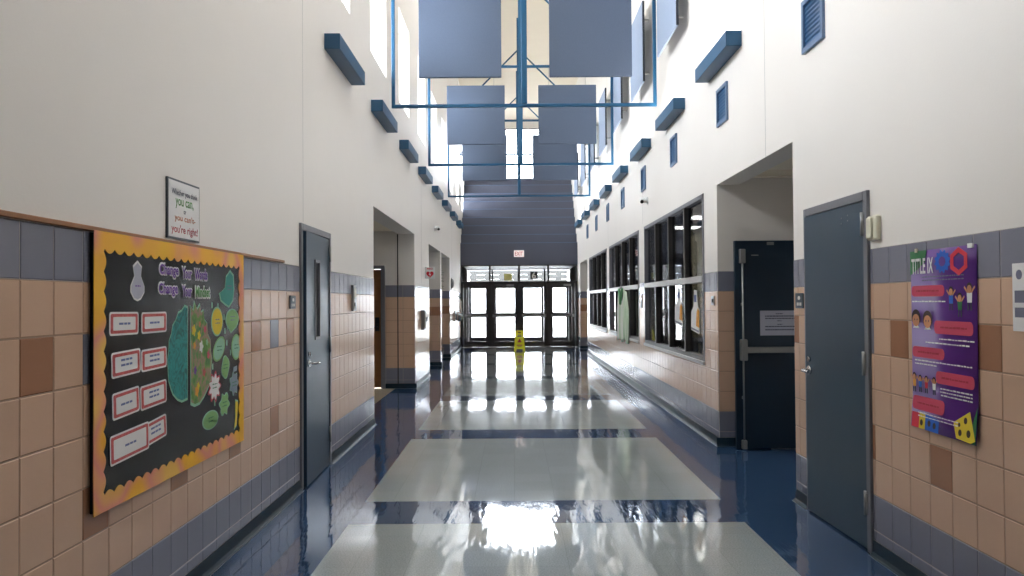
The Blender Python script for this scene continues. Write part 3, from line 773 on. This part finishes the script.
# ------------------------------------------------------------------ repeated wall fittings
def uplight(side):
    x = XL if side < 0 else XR; n = -side
    t = empty('wall_uplight', (x, 7.25, 3.845))
    mb = MB(); a, b = 7.25, 8.49; z0, z1 = 3.775, 3.915; D = .142
    mb.box((x, a, z0), (x+n*D, b, z0+.012), 'box_paint', .002)
    mb.box((x+n*(D-.008), a, z0), (x+n*D, b, z1), 'box_paint', .002)
    for y in (a, b-.008): mb.box((x, y, z0), (x+n*D, y+.008, z1), 'box_paint', .002)
    mb.build('housing', t)
    mb = MB(); mb.tube([(x+n*.07, a+.08, z1-.05), (x+n*.07, b-.08, z1-.05)], .013, 'lamp_tube' if side > 0 else 'offwhite', 8); mb.build('lamp_tube', t)
    return t
WHERE = ['nearest the camera'] + ['%s from the near end' % s for s in ('second', 'third', 'fourth', 'fifth', 'sixth', 'seventh')] + ['farthest, nearest the exit']
for side, nm in ((-1, 'left'), (1, 'right')):
    p = uplight(side)
    for k in range(8):
        o = p if k == 0 else copy_tree(p)
        o.location = (p.location.x, 7.25+2.4*k, p.location.z)
        tag(o, 'blue box uplight on the %s wall, %s' % (nm, WHERE[k]), 'wall light', 'blue box uplights on the %s wall' % nm)
for side, n in ((XR, -1),):      # only the right row is switched on
    for k in range(8): area('uplight_lamp', (side+n*.07, 7.87+2.4*k, 3.90), (math.pi, 0, 0), .09, 1.1, UPW, (1, .97, .93))
# vents
t = empty('wall_vent', (XR, 5.32, 3.215)); F = fR()
mb = MB(); a, b, c, d = 5.32, 5.70, 3.215, 3.585; r = .035
for (p, q, s, u) in ((a, b, c, c+r), (a, b, d-r, d), (a, a+r, c+r, d-r), (b-r, b, c+r, d-r)): mb.frect(F, p, s, q, u, 0, .022, 'vent_rim_step_glint')
mb.build('rim', t)
mb = MB(); mb.frect(F, a+r, c+r, b-r, d-r, 0, .004, 'vent_paint')
for k in range(9):
    z = c+r+.01+k*.032
    mb.quad([F(a+r, z, .011), F(b-r, z, .011), F(b-r, z+.022, .004), F(a+r, z+.022, .004)], 'vent_paint')
mb.build('louvres', t)
for k in range(8):
    o = t if k == 0 else copy_tree(t); o.location = (XR, 5.32+2.405*k, 3.215)
    tag(o, 'small blue louvred vent on the right wall, %s' % WHERE[k], 'vent', 'blue vents on the right wall')
# wall acoustic panels on the right
t = empty('wall_acoustic_panel', (XR, 9.4, 4.7))
mb = MB(); mb.box((XR-.125, 9.405, 4.7), (XR-.15, 10.64, 5.9), 'acoustic_light', .004); mb.build('fabric_face', t)
mb = MB(); mb.box((XR-.118, 9.40, 4.705), (XR-.149, 9.4045, 5.895), 'panel_edge'); mb.build('edge_strip', t)
for yy in (9.7, 10.3):
    mb = MB(); mb.box((XR, yy, 4.9), (XR-.125, yy+.03, 4.93), 'seam'); mb.box((XR, yy, 5.7), (XR-.125, yy+.03, 5.73), 'seam'); mb.build('standoff_bracket', t)
for k in range(7):
    o = t if k == 0 else copy_tree(t); o.location = (XR, 9.4+2.42*k, 4.7)
    tag(o, 'grey acoustic panel high on the right wall, %s' % (WHERE[k] if k < 6 else 'nearest the exit'), 'acoustic panel', 'acoustic panels on the right wall')

# ------------------------------------------------------------------ hanging frames and baffles
HX0, HX1, HCX = -1.60, 1.925, .165
def hoop(y, lbl, full=True):
    t = empty('ceiling_truss', (HCX, y, 4.08 if full else 5.95)); tag(t, lbl, 'ceiling truss', 'blue tube frames hung from the ceiling')
    w = .022
    if full:
        mb = MB(); mb.box((HX0, y-w, 4.06), (HX1, y+w, 4.105), 'hoop_paint', .004); mb.build('bottom_bar', t)
        for x in (HX0, HX1-.045):
            mb = MB(); mb.box((x, y-w, 4.105), (x+.045, y+w, 5.93), 'hoop_paint', .004); mb.build('side_bar', t)
    mb = MB(); mb.box((HX0, y-w, 5.93), (HX1, y+w, 5.975), 'hoop_paint', .004); mb.build('cross_bar', t)
    mb = MB(); mb.box((HCX-.038, y-.04, 4.105 if full else 5.975), (HCX+.038, y+.04, HC), 'hoop_paint', .004); mb.build('pole', t)
    for s, x in ((-1, HX0), (1, HX1)):
        mb = MB(); mb.tube([(HCX+s*.03, y+.03, 7.70), (x, y+.03, 5.97)], .02, 'hoop_paint', 6); mb.build('diagonal_brace', t)
    return t
HY = [10.69, 15.3, 19.9]
for y, l in zip(HY, ('blue hanging rectangular frame nearest the camera', 'blue hanging rectangular frame in the middle', 'blue hanging rectangular frame farthest with a low bar')): hoop(y, l)
hoop(24.5, 'blue cross bar with braces near the end window', False)
proto = None
for k, y in enumerate(HY):
    for x0, sd in ((-1.243, 'left'), (.505, 'right')):
        if proto is None:
            proto = empty('hanging_baffle', (x0, y, 4.48))
            mb = MB(); mb.box((x0, y+.045, 4.48), (x0+1.105, y+.095, 5.61), 'acoustic', .006); mb.build('fabric_panel', proto)
            for dx in (.2, .9):
                mb = MB(); mb.tube([(x0+dx, y+.06, 5.60), (x0+dx, y+.02, 5.95)], .003, 'brushed', 6); mb.build('hanger_wire', proto)
            o = proto
        else: o = copy_tree(proto); o.location = (x0, y, 4.48)
        tag(o, 'square grey-blue acoustic baffle hung on the %s, in the %s pair' % (sd, ('nearest', 'middle', 'farthest')[k]), 'acoustic baffle', 'square baffles hung in the blue frames')

# ------------------------------------------------------------------ bulletin board
F = fL()
BA, BB, BZ0, BZ1 = 3.20, 4.975, .637, 1.776
B = empty('bulletin_board', (XL, (BA+BB)/2, BZ0)); tag(B, 'large black bulletin board with flame coloured scalloped border', 'bulletin board')
mb = MB(); mb.frect(F, BA+.01, BZ0+.01, BB-.01, BZ1-.01, .0085, .026, 'black_gloss', 'dark_metal'); mb.build('backing', B)
mb = MB()
HB = [.001]
def scallop(P, L, w, per):
    n = max(1, round(L/per)); st = 10; pr = None
    for k in range(n*st+1):
        s = k/(n*st)*L; ph = (k % st)/st; inn = w + .02*abs(math.sin(math.pi*ph))
        cur = (P(s, 0), P(s, inn))
        if pr:
            q = [pr[0], cur[0], cur[1], pr[1]]; mb.prism(F, q, .026, .028+HB[0], 'fire_border')
        pr = cur
scallop(lambda s, w: (BA+s, BZ1-w), BB-BA, .068, .083); scallop(lambda s, w: (BA+s, BZ0+w), BB-BA, .06, .083)
HB[0] = .0016
scallop(lambda s, w: (BA+w, BZ0+s), BZ1-BZ0, .075, .083); scallop(lambda s, w: (BB-w, BZ0+s), BZ1-BZ0, .065, .083)
mb.build('scalloped_border', B)
def paper(name, pts, m, label=None, d=.027, edge=None, grow=1.13, parent=B, Fm=F):
    cu = sum(p[0] for p in pts)/len(pts); cv = sum(p[1] for p in pts)/len(pts)
    mb = MB()
    if edge: mb.prism(Fm, [(cu+(u-cu)*grow, cv+(v-cv)*grow) for u, v in pts], d-.0005, d+.0005, edge)
    mb.prism(Fm, pts, d, d+.0015, m)
    o = mb.build(name, parent)
    if label: o['label'] = label
    return o
def bars(parent, name, Fm, u0, u1, rows, m, d, h=.012, flip=False, gap=.006, w0=.012, w1=.035):
    for v in rows:
        mb = MB(); u = u0
        while u < u1-.004:
            w = random.uniform(w0, w1); mb.frect(Fm, u, v, min(u+w, u1), v+h*random.uniform(.7, 1), d, d+.0006, m); u += w+gap
        o = mb.build(name, parent)
    return o
def rot(pts, c, a): return [(c[0]+(u-c[0])*math.cos(a)-(v-c[1])*math.sin(a), c[1]+(u-c[0])*math.sin(a)+(v-c[1])*math.cos(a)) for u, v in pts]
cards = [(3.325, 3.583, 1.347, 1.446, -.01, 1), (3.612, 3.873, 1.345, 1.442, .0, 1), (3.342, 3.602, 1.172, 1.280, .03, 2), (3.612, 3.873, 1.175, 1.275, .02, 2),
         (3.351, 3.593, .999, 1.112, .05, 1), (3.603, 3.873, 1.005, 1.115, .04, 2), (3.640, 3.873, .840, .946, .09, 2), (3.326, 3.682, .815, .940, .04, 1)]
for k, (a, b, c, e, r, nl) in enumerate(cards):
    ctr = ((a+b)/2, (c+e)/2); d0 = .027+(.0025 if k == 7 else 0)
    mb = MB()
    mb.prism(F, rot(rrect(a, c, b, e, .014), ctr, r), d0, d0+.0008, 'paper')
    mb.prism(F, rot(rrect(a+.009, c+.008, b-.009, e-.008, .01), ctr, r), d0+.0008, d0+.0014, 'card_red')
    mb.prism(F, rot(rrect(a+.03, c+.021, b-.03, e-.021, .006), ctr, r), d0+.0014, d0+.002, 'paper')
    cardo = mb.build('word_card', B); cardo['label'] = 'white card with red checked border'
    mb = MB()
    for q in range(nl):
        v = ctr[1]+(.012 if nl == 2 else -.005)-q*.022
        for (p0, p1) in ((-.05, -.012), (-.006, .02), (.026, .05)): mb.prism(F, rot([(ctr[0]+p0, v), (ctr[0]+p1, v), (ctr[0]+p1, v+.009), (ctr[0]+p0, v+.009)], ctr, r), d0+.002, d0+.0024, 'blue_ink')
    mb.build('printed_words', cardo)
# headline
for (txt, u0, v0, w, h, m) in (('Change', 3.795, 1.606, .215, .063, 'purple_ink'), ('Your', 4.055, 1.607, .12, .055, 'purple_ink'), ('Words', 4.215, 1.607, .17, .052, 'purple_ink'),
                               ('Change', 3.785, 1.515, .215, .063, 'purple_ink'), ('Your', 4.055, 1.515, .12, .055, 'purple_ink'), ('Mindset', 4.225, 1.513, .20, .055, 'green_ink')):
    mb = MB(); ed = 'paper'
    hb = add_text('headline_word', txt, F, u0-.008, v0-.009, w+.016, h+.018, ed, B, d=.028, bold=.08); hb['label'] = 'headline word "%s" on a white cutout' % txt
    add_text('letters', txt, F, u0, v0, w, h, m, hb, d=.029, bold=.028)
# lock shaped badge
pts = ell(3.574, 1.553, .058, .052, 18); paper('lock_badge', [(3.548, 1.60), (3.516, 1.56), (3.516, 1.535), (3.545, 1.507), (3.574, 1.50), (3.603, 1.507), (3.634, 1.535), (3.634, 1.56), (3.604, 1.60), (3.612, 1.64), (3.574, 1.662), (3.536, 1.64)], 'grey_paper', 'pale grey padlock shaped cutout', edge='paper', grow=1.12)
bars(B, 'badge_words', F, 3.55, 3.6, (1.556,), 'purple_ink', .0288, .008)
# two halves of a brain
Lp = [(4.118, 1.00), (4.118, 1.455), (4.085, 1.463), (4.05, 1.44), (4.01, 1.43), (3.98, 1.395), (3.945, 1.37), (3.93, 1.33), (3.905, 1.30), (3.90, 1.25), (3.888, 1.21), (3.893, 1.16), (3.90, 1.11), (3.925, 1.07), (3.95, 1.04), (4.0, 1.01), (4.05, .995)]
paper('brain_half', Lp, 'teal_brain', 'teal left half of the paper brain', edge='mint', grow=1.05)
Rp = [(4.17, .97), (4.165, 1.46), (4.20, 1.44), (4.215, 1.482), (4.25, 1.445), (4.285, 1.47), (4.30, 1.43), (4.335, 1.44), (4.345, 1.39), (4.385, 1.37), (4.395, 1.31), (4.43, 1.28), (4.435, 1.22), (4.452, 1.18), (4.44, 1.12), (4.435, 1.06), (4.39, 1.02), (4.34, .985), (4.28, .958), (4.22, .955)]
gb = paper('brain_half', Rp, 'garden_brain', 'green and flowered right half of the paper brain', edge='mint', grow=1.05)
for (u, v, r, m) in ((4.20, 1.34, .026, 'yellow_paper'), (4.27, 1.31, .022, 'yellow_paper'), (4.21, 1.26, .018, 'orange_paper'), (4.30, 1.25, .028, 'paper'), (4.40, 1.20, .02, 'pink_pill'), (4.28, 1.37, .015, 'orange_ink'), (4.24, 1.02, .026, 'orange_paper'), (4.26, 1.045, .018, 'yellow_paper'), (4.35, 1.34, .018, 'pink_pill'), (4.22, 1.13, .02, 'purple_ink'), (4.34, 1.11, .022, 'card_red'), (4.38, 1.27, .016, 'mint')):
    fl = paper('flower', [(u+r*(1+.25*math.cos(5*a))*math.cos(a)*.8, v+r*(1+.25*math.cos(5*a))*math.sin(a)) for a in [2*math.pi*k/25 for k in range(25)]], m, None, .0288, parent=gb)
# drain pipe can and bubbles
paper('watering_can', [(4.60, 1.50), (4.66, 1.48), (4.72, 1.465), (4.78, 1.50), (4.80, 1.56), (4.79, 1.64), (4.74, 1.662), (4.68, 1.63), (4.665, 1.57), (4.62, 1.55), (4.58, 1.54)], 'teal_paper', 'teal watering can cutout', edge='mint')
paper('speech_bubble', ell(4.535, 1.378, .078, .074), 'yellow_paper', 'round yellow bubble', edge='mint')
paper('speech_bubble', [(4.76, 1.312)]+ell(4.78, 1.385, .10, .056, 16, -1.2, 4.4), 'green_paper', 'green bubble with a tail', edge='mint')
paper('speech_bubble', rot(ell(4.567, 1.222, .085, .052), (4.567, 1.222), .45), 'mint', 'slanted pale green bubble', edge='green_paper', grow=1.18)
paper('speech_bubble', ell(4.846, 1.217, .068, .066), 'mint', 'pale green oval bubble at the border', edge='green_paper', grow=1.18)
paper('speech_bubble', rot(rrect(4.615, 1.055, 4.715, 1.168, .035), (4.665, 1.11), -.5), 'green_paper', 'leaning green bubble', edge='mint')
paper('speech_bubble', [(4.497+(.072+.014*math.cos(9*a))*math.cos(a), 1.015+(.062+.012*math.cos(9*a))*math.sin(a)) for a in [2*math.pi*k/54 for k in range(54)]], 'paper', 'white bubble with jagged red edge', edge='red_ink', grow=1.22)
paper('speech_bubble', [(4.81+(.065+.01*math.cos(7*a))*math.cos(a), 1.002+(.06+.01*math.cos(7*a))*math.sin(a)) for a in [2*math.pi*k/42 for k in range(42)]], 'grey_blue_paper', 'grey blue cloud bubble', edge='mint', grow=1.06)
paper('speech_bubble', [(4.65+(.066+.012*math.cos(6*a+1))*math.cos(a), .90+(.055+.01*math.cos(6*a))*math.sin(a)) for a in [2*math.pi*k/42 for k in range(42)]], 'green_paper', 'lumpy green bubble', edge='mint')
paper('speech_bubble', ell(4.438, .84, .105, .046)+[(4.52, .81)], 'green_paper', 'wide green bubble lowest on the board', edge='mint')
paper('paper_strip', [(4.83, .895), (4.875, .885), (4.865, .82), (4.85, .75), (4.81, .735), (4.83, .80)], 'yellow_paper', 'curved yellowish paper strip', edge='mint')
paper('cloud', [(4.80, 1.10), (4.86, 1.105), (4.855, 1.075), (4.79, 1.07)], 'grey_blue_paper')
for (u, v) in ((4.54, 1.378), (4.78, 1.39), (4.567, 1.225), (4.846, 1.22), (4.665, 1.115), (4.497, 1.02), (4.81, 1.0), (4.65, .90), (4.438, .842), (4.73, 1.57)):
    bars(B, 'bubble_words', F, u-.035, u+.035, (v+.008, v-.012), 'faint_ink' if v > 1.3 else 'deep_green', .0292, .007)
mb = MB()
for (u, v) in ((4.46, 1.47), (4.55, 1.465), (4.645, 1.40), (4.66, 1.32), (4.69, 1.25), (4.70, 1.34), (4.90, 1.34), (4.42, 1.10), (4.47, 1.13), (4.50, .925), (4.75, 1.19)):
    mb.frect(F, u-.007, v-.016, u+.007, v+.016, .0265, .0275, 'mint')
mb.build('water_drops', B)

# motivational sign
t = empty('framed_sign', (XL, 4.125, 1.80)); tag(t, 'white framed sign with coloured words above the bulletin board', 'sign')
mb = MB(); mb.frect(F, 3.925, 1.803, 4.325, 2.103, 0, .010, 'plaque_grey'); mb.build('frame', t)
mb = MB(); mb.frect(F, 3.935, 1.813, 4.315, 2.093, .010, .012, 'paper'); mb.build('sheet', t)
for (txt, u0, v0, w, h, m) in (('Whether you think', 3.965, 2.018, .32, .036, 'ink'), ('you can,', 4.01, 1.958, .225, .05, 'green_ink'), ('or', 4.11, 1.936, .03, .018, 'ink'), ("you can't-", 4.0, 1.888, .26, .042, 'orange_ink'), ("you're right!", 3.962, 1.824, .33, .052, 'red_ink')):
    add_text('lettering', txt, F, u0, v0, w, h, m, t, d=.0135, bold=.012)

# ------------------------------------------------------------------ purple poster
F = fR(); P = empty('purple_poster', (XR, 3.9, .82)); tag(P, 'tall purple poster headed TITLE IX on the right wall', 'poster')
PA, PB, PZ0, PZ1 = 3.60, 4.197, .822, 1.722     # PB is its left edge
mb = MB(); N = 12
for i in range(N):
    for j in range(2):
        pass
n0 = len(mb.v)
dep = lambda v: .010+.012*max(0, (1-v*6))
for k in range(N+1):
    v = k/N; z = PZ0+(PZ1-PZ0)*v
    mb.v += [F(PA, z, dep(v)+.004*(1-v)), F(PB, z, dep(v))]
for k in range(N): a = n0+2*k; mb.face([a, a+1, a+3, a+2], 'purple_paper', True)
sh = mb.build('sheet', P); sh.modifiers.new('thickness', 'SOLIDIFY').thickness = .001
FP = lambda u, v, d: (XR-(.012+max(0, 1-(v-PZ0)/(PZ1-PZ0)*6)*.012+(.004*(1-(v-PZ0)/(PZ1-PZ0))*(PB-u)/(PB-PA)))-d, u, v)
add_text('title', 'TITLE IX', FP, 3.965, 1.605, .215, .078, 'paper', P, d=.0035, flip=True, bold=.02)
def pp(name, pts, m, d=.0008, label=None, parent=P):
    mb = MB(); mb.prism(FP, pts, d, d+.0006, m); o = mb.build(name, parent)
    if label: o['label'] = label
    return o
pp('corner_patch', [(4.197, 1.722), (4.03, 1.722), (4.05, 1.66), (4.12, 1.63), (4.197, 1.60)], 'deep_green')
pp('gear', [(3.885+(.060+.013*(k % 4 > 1))*math.cos(2*math.pi*k/48), 1.658+(.046+.011*(k % 4 > 1))*math.sin(2*math.pi*k/48)) for k in range(48)], 'blue_paper', .0006, 'blue gear shape')
pp('gear_hub', ell(3.885, 1.658, .03, .024), 'purple_paper', .0013)
hexp = lambda s: [(3.74+.082*s*math.cos(a), 1.652+.066*s*math.sin(a)) for a in [math.pi/2*0+math.pi/3*k+math.pi/6 for k in range(6)]]
mb = MB(); o1, i1 = hexp(1), hexp(.62)
for k in range(6): j = (k+1) % 6; mb.prism(FP, [o1[k], o1[j], i1[j], i1[k]], .0012, .002, 'red_paper')
mb.build('red_ring', P)
bars(P, 'printed_lines', FP, 3.70, 4.08, (1.585, 1.568), 'faint_ink', .001, .006)
for (a, b, c, d) in ((3.868, 4.185, 1.49, 1.545), (3.628, 3.965, 1.308, 1.372), (3.875, 4.185, 1.182, 1.236), (3.622, 3.955, 1.066, 1.126), (3.878, 4.185, .915, .985)):
    pl = pp('text_pill', rrect(a, c, b, d, .024), 'pink_pill', .0012); bars(pl, 'pill_words', FP, a+.05, b-.05, ((c+d)/2-.004,), 'red_ink', .002, .010)
bars(P, 'printed_lines', FP, 3.86, 4.18, (1.462,), 'paper', .001, .007)
bars(P, 'printed_lines', FP, 3.62, 3.92, (1.28, ), 'paper', .001, .007); bars(P, 'printed_lines', FP, 3.66, 4.05, (1.258,), 'paper', .001, .007)
bars(P, 'printed_lines', FP, 3.64, 4.16, (1.163,), 'paper', .001, .007); bars(P, 'printed_lines', FP, 3.95, 4.16, (1.146,), 'paper', .001, .007)
bars(P, 'printed_lines', FP, 3.64, 3.92, (1.04, 1.024, 1.008), 'paper', .001, .007); bars(P, 'printed_lines', FP, 3.75, 4.12, (.90, .884), 'paper', .0025, .006)
def kid(u, v, s, top, arms=True):
    g = MB()
    g.prism(FP, [(u-.02*s, v), (u+.02*s, v), (u+.024*s, v+.05*s), (u-.024*s, v+.05*s)], .001, .0016, top)
    for q in (-1, 1):
        g.prism(FP, [(u+q*.018*s, v+.045*s), (u+q*.05*s, v+.075*s), (u+q*.045*s, v+.085*s), (u+q*.014*s, v+.055*s)], .001, .0016, 'skin')
        g.prism(FP, [(u+q*.006*s, v), (u+q*.018*s, v), (u+q*.02*s, v-.04*s), (u+q*.008*s, v-.04*s)], .001, .0016, 'ink')
    g.prism(FP, ell(u, v+.075*s, .025*s, .027*s, 14), .0012, .0018, 'hair'); g.prism(FP, ell(u, v+.068*s, .02*s, .021*s, 12), .0018, .0024, 'skin')
    g.build('printed_child', P)
kid(3.81, 1.455, .8, 'blue_paper'); kid(3.735, 1.425, .8, 'deep_green'); kid(3.655, 1.46, .9, 'paper')
for (u, v) in ((4.145, 1.375), (4.03, 1.37)):
    mb = MB(); mb.prism(FP, ell(u, v+.008, .045, .042, 14), .001, .0016, 'hair'); mb.prism(FP, ell(u, v-.006, .036, .032, 14), .0016, .0022, 'skin'); mb.prism(FP, [(u-.03, v-.045), (u+.03, v-.045), (u+.015, v-.028), (u-.015, v-.028)], .001, .0016, 'paper')
    for q in (-1, 1): mb.prism(FP, ell(u+q*.013, v-.002, .004, .005, 8), .0022, .0026, 'ink')
    mb.build('printed_face', P)
for k, u in enumerate((4.17, 4.11, 4.05, 3.975)): kid(u, 1.03, .62 if k else .7, ('orange_paper', 'blue_paper', 'red_paper', 'paper')[k])
pp('printed_cube', [(4.185, .824), (4.11, .824), (4.11, .90), (4.185, .90)], 'red_paper'); pp('printed_cube', [(4.11, .824), (4.05, .824), (4.05, .895), (4.11, .905)], 'yellow_paper'); pp('printed_cube', [(4.05, .824), (3.92, .824), (3.92, .89), (4.05, .90)], 'blue_paper')
pp('corner_patch', [(3.602, .824), (3.64, .824), (3.64, .90), (3.602, .99)], 'deep_green', .0006)
ck = pp('yellow_block', [(3.64, .824), (3.605, .84), (3.66, .965), (3.79, .90), (3.76, .83)], 'yellow_paper', .0012, 'yellow block with round spots')
for (u, v, r) in ((3.69, .92, .014), (3.66, .865, .016), (3.73, .86, .014), (3.74, .895, .009)): pp('spot', ell(u, v, r, r*1.1, 12), 'hair', .002, parent=ck)
for (u, v) in ((4.085, .855), (4.01, .86), (3.96, .855)): pp('spot', ell(u, v, .014, .016, 12), 'hair', .0018)
mb = MB(); mb.frect(F, 4.12, 1.715, 4.14, 1.735, .010, .018, 'beige_plastic'); mb.build('tape', P)
mb = MB(); mb.frect(F, 3.62, 1.708, 3.66, 1.728, .010, .018, 'paper'); mb.build('tape', P)

t = empty('white_notice', (XR, 3.15, 1.34)); tag(t, 'white paper notice at the right edge beyond the purple poster', 'notice')
mb = MB(); mb.frect(F, 2.93, 1.343, 3.345, 1.622, .009, .011, 'paper'); mb.build('sheet', t)
mb = MB(); mb.prism(F, ell(3.30, 1.575, .02, .02), .011, .012, 'faint_ink'); mb.frect(F, 3.26, 1.46, 3.33, 1.51, .011, .012, 'faint_ink'); mb.frect(F, 3.0, 1.40, 3.33, 1.44, .011, .012, 'faint_ink'); mb.build('print', t)

# ------------------------------------------------------------------ small fittings, left wall far part
t = empty('wall_phone', (XL, 8.47, 1.53)); tag(t, 'slim pale intercom on the tile between door and alcove', 'intercom')
mb = MB(); mb.prism(fL(), rrect(8.39, 1.39, 8.55, 1.66, .01), .008, .03, 'brushed'); mb.build('housing', t)
mb = MB(); mb.prism(fL(), rrect(8.42, 1.53, 8.52, 1.63, .006), .03, .036, 'offwhite'); mb.prism(fL(), ell(8.47, 1.46, .02, .02), .03, .036, 'plaque_grey'); mb.build('speaker_grille', t)

t = empty('heart_sign', (XL, 15.5, 2.0)); tag(t, 'projecting white sign with red heart on the left wall', 'sign')
FH = fF(15.5, 0, 0)
mb = MB(); mb.box((XL, 15.49, 1.925), (XL+.19, 15.50, 2.15), 'white', .002); mb.build('board', t)
c = (XL+.095, 2.01)
hp = [(c[0]+0.0044*16*math.sin(a)**3, c[1]+0.0044*(13*math.cos(a)-5*math.cos(2*a)-2*math.cos(3*a)-math.cos(4*a))) for a in [2*math.pi*k/40 for k in range(40)]]
mb = MB(); mb.prism(fF(15.49), hp, 0, .003, 'aed_red'); mb.build('heart', t)
mb = MB(); mb.prism(fF(15.49), [(c[0]+.005, c[1]+.05), (c[0]-.025, c[1]-.01), (c[0], c[1]-.005), (c[0]-.008, c[1]-.055), (c[0]+.025, c[1]+.01), (c[0]+.0, c[1]+.005)], .003, .005, 'white'); mb.build('bolt', t)
add_text('lettering', 'AED', fF(15.49), XL+.035, 2.10, .12, .035, 'aed_red', t, d=.003, bold=.02)
t = empty('wall_cabinet', (XL, 14.9, .97)); tag(t, 'white wall cabinet below the red heart sign', 'wall cabinet')
mb = MB(); mb.box((XL, 14.75, .97), (XL+.07, 15.05, 1.33), 'brushed', .006); mb.build('housing', t)
mb = MB(); mb.box((XL+.07, 14.78, 1.0), (XL+.08, 15.02, 1.30), 'offwhite', .004); mb.build('cabinet_door', t)
mb = MB(); mb.box((XL+.08, 14.97, 1.12), (XL+.10, 15.0, 1.20), 'dark_metal', .003); mb.build('latch', t)

def camera_dome(name, x, y, z, n, label):
    t = empty(name, (x, y, z)); tag(t, label, 'security camera')
    mb = MB(); mb.lathe([(.05, 0), (.055, n*.01), (.05, n*.035)], (x, y, z), 'white', 18, 'x'); mb.build('base', t)
    mb = MB(); mb.lathe([(.028, n*.035), (.045, n*.05), (.048, n*.075), (.035, n*.105), (.012, n*.118)], (x, y, z), 'white', 18, 'x'); mb.build('body', t)
    mb = MB(); mb.tube([(x+n*.08, y, z-.01), (x+n*.10, y-.06, z-.03)], [.028, .026], 'black', 12); mb.build('lens', t)
camera_dome('security_camera', XR, 12.4, 3.02, -1, 'small white security camera above the nearest interior window')
camera_dome('security_camera', XL, 17.4, 3.07, 1, 'small white security camera above the left openings')

# potted plant in the third left alcove
t = empty('potted_plant', (-1.93, 20.9, 0)); tag(t, 'tall leafy plant standing in the farthest left alcove', 'plant')
mb = MB(); mb.lathe([(.11, 0), (.13, .02), (.16, .28), (.17, .30), (.155, .30), (.15, .27)], (-1.95, 20.75, 0), 'pot', 20); mb.build('pot', t)
mb = MB(); mb.tube([(-1.95, 20.75, .25), (-1.94, 20.75, .9), (-1.95, 20.74, 1.6), (-1.93, 20.75, 2.25)], [.02, .018, .014, .006], 'stem', 8); mb.build('stem', t)
mb = MB(); rs = random.Random(3)
for k in range(70):
    z = 1.62+rs.random()*.7; a = rs.random()*6.28; L = .10+.08*rs.random()
    p = Vector((-1.94, 20.75, z)); d = Vector((math.cos(a), math.sin(a), rs.uniform(-.5, .5))).normalized(); s = d.cross(Vector((0, 0, 1))).normalized()*L*.28
    q = p+d*L*.15; mb.quad([q, q+d*L*.45+s, q+d*L+Vector((0, 0, -.02)), q+d*L*.45-s], 'leaf')
o = mb.build('leaves', t); o['kind'] = 'stuff'

# round mirror disc and drinking fountain near the exit
t = empty('round_wall_fixture', (XL, 22.0, 1.98)); tag(t, 'grey rounded fixture high on the left wall just past the last alcove', 'wall fixture')
mb = MB(); mb.lathe([(.12, 0), (.135, .015), (.12, .05), (.07, .075), (.02, .08)], (XL, 22.0, 1.98), 'brushed', 28, 'x'); mb.build('dome', t)
mb = MB(); mb.lathe([(.15, 0), (.15, .012), (.13, .014)], (XL, 22.0, 1.98), 'plaque_grey', 28, 'x'); mb.build('back_plate', t)
t = empty('drinking_fountain', (XL, 23.2, .95)); tag(t, 'rounded stainless drinking fountain on the left wall before the exit', 'drinking fountain')
mb = MB(); mb.lathe([(.02, .92), (.07, .94), (.10, 1.0), (.11, 1.08), (.105, 1.14), (.09, 1.15), (.03, 1.12)], (XL+.12, 23.2, 0), 'steel', 28); mb.build('bowl', t)
mb = MB(); mb.box((XL+.008, 23.08, .90), (XL+.04, 23.32, 1.24), 'steel', .01); mb.build('back_plate', t)
mb = MB(); mb.tube([(XL+.04, 23.2, 1.18), (XL+.09, 23.2, 1.20), (XL+.12, 23.2, 1.17)], .010, 'silver', 8); mb.build('spout', t)
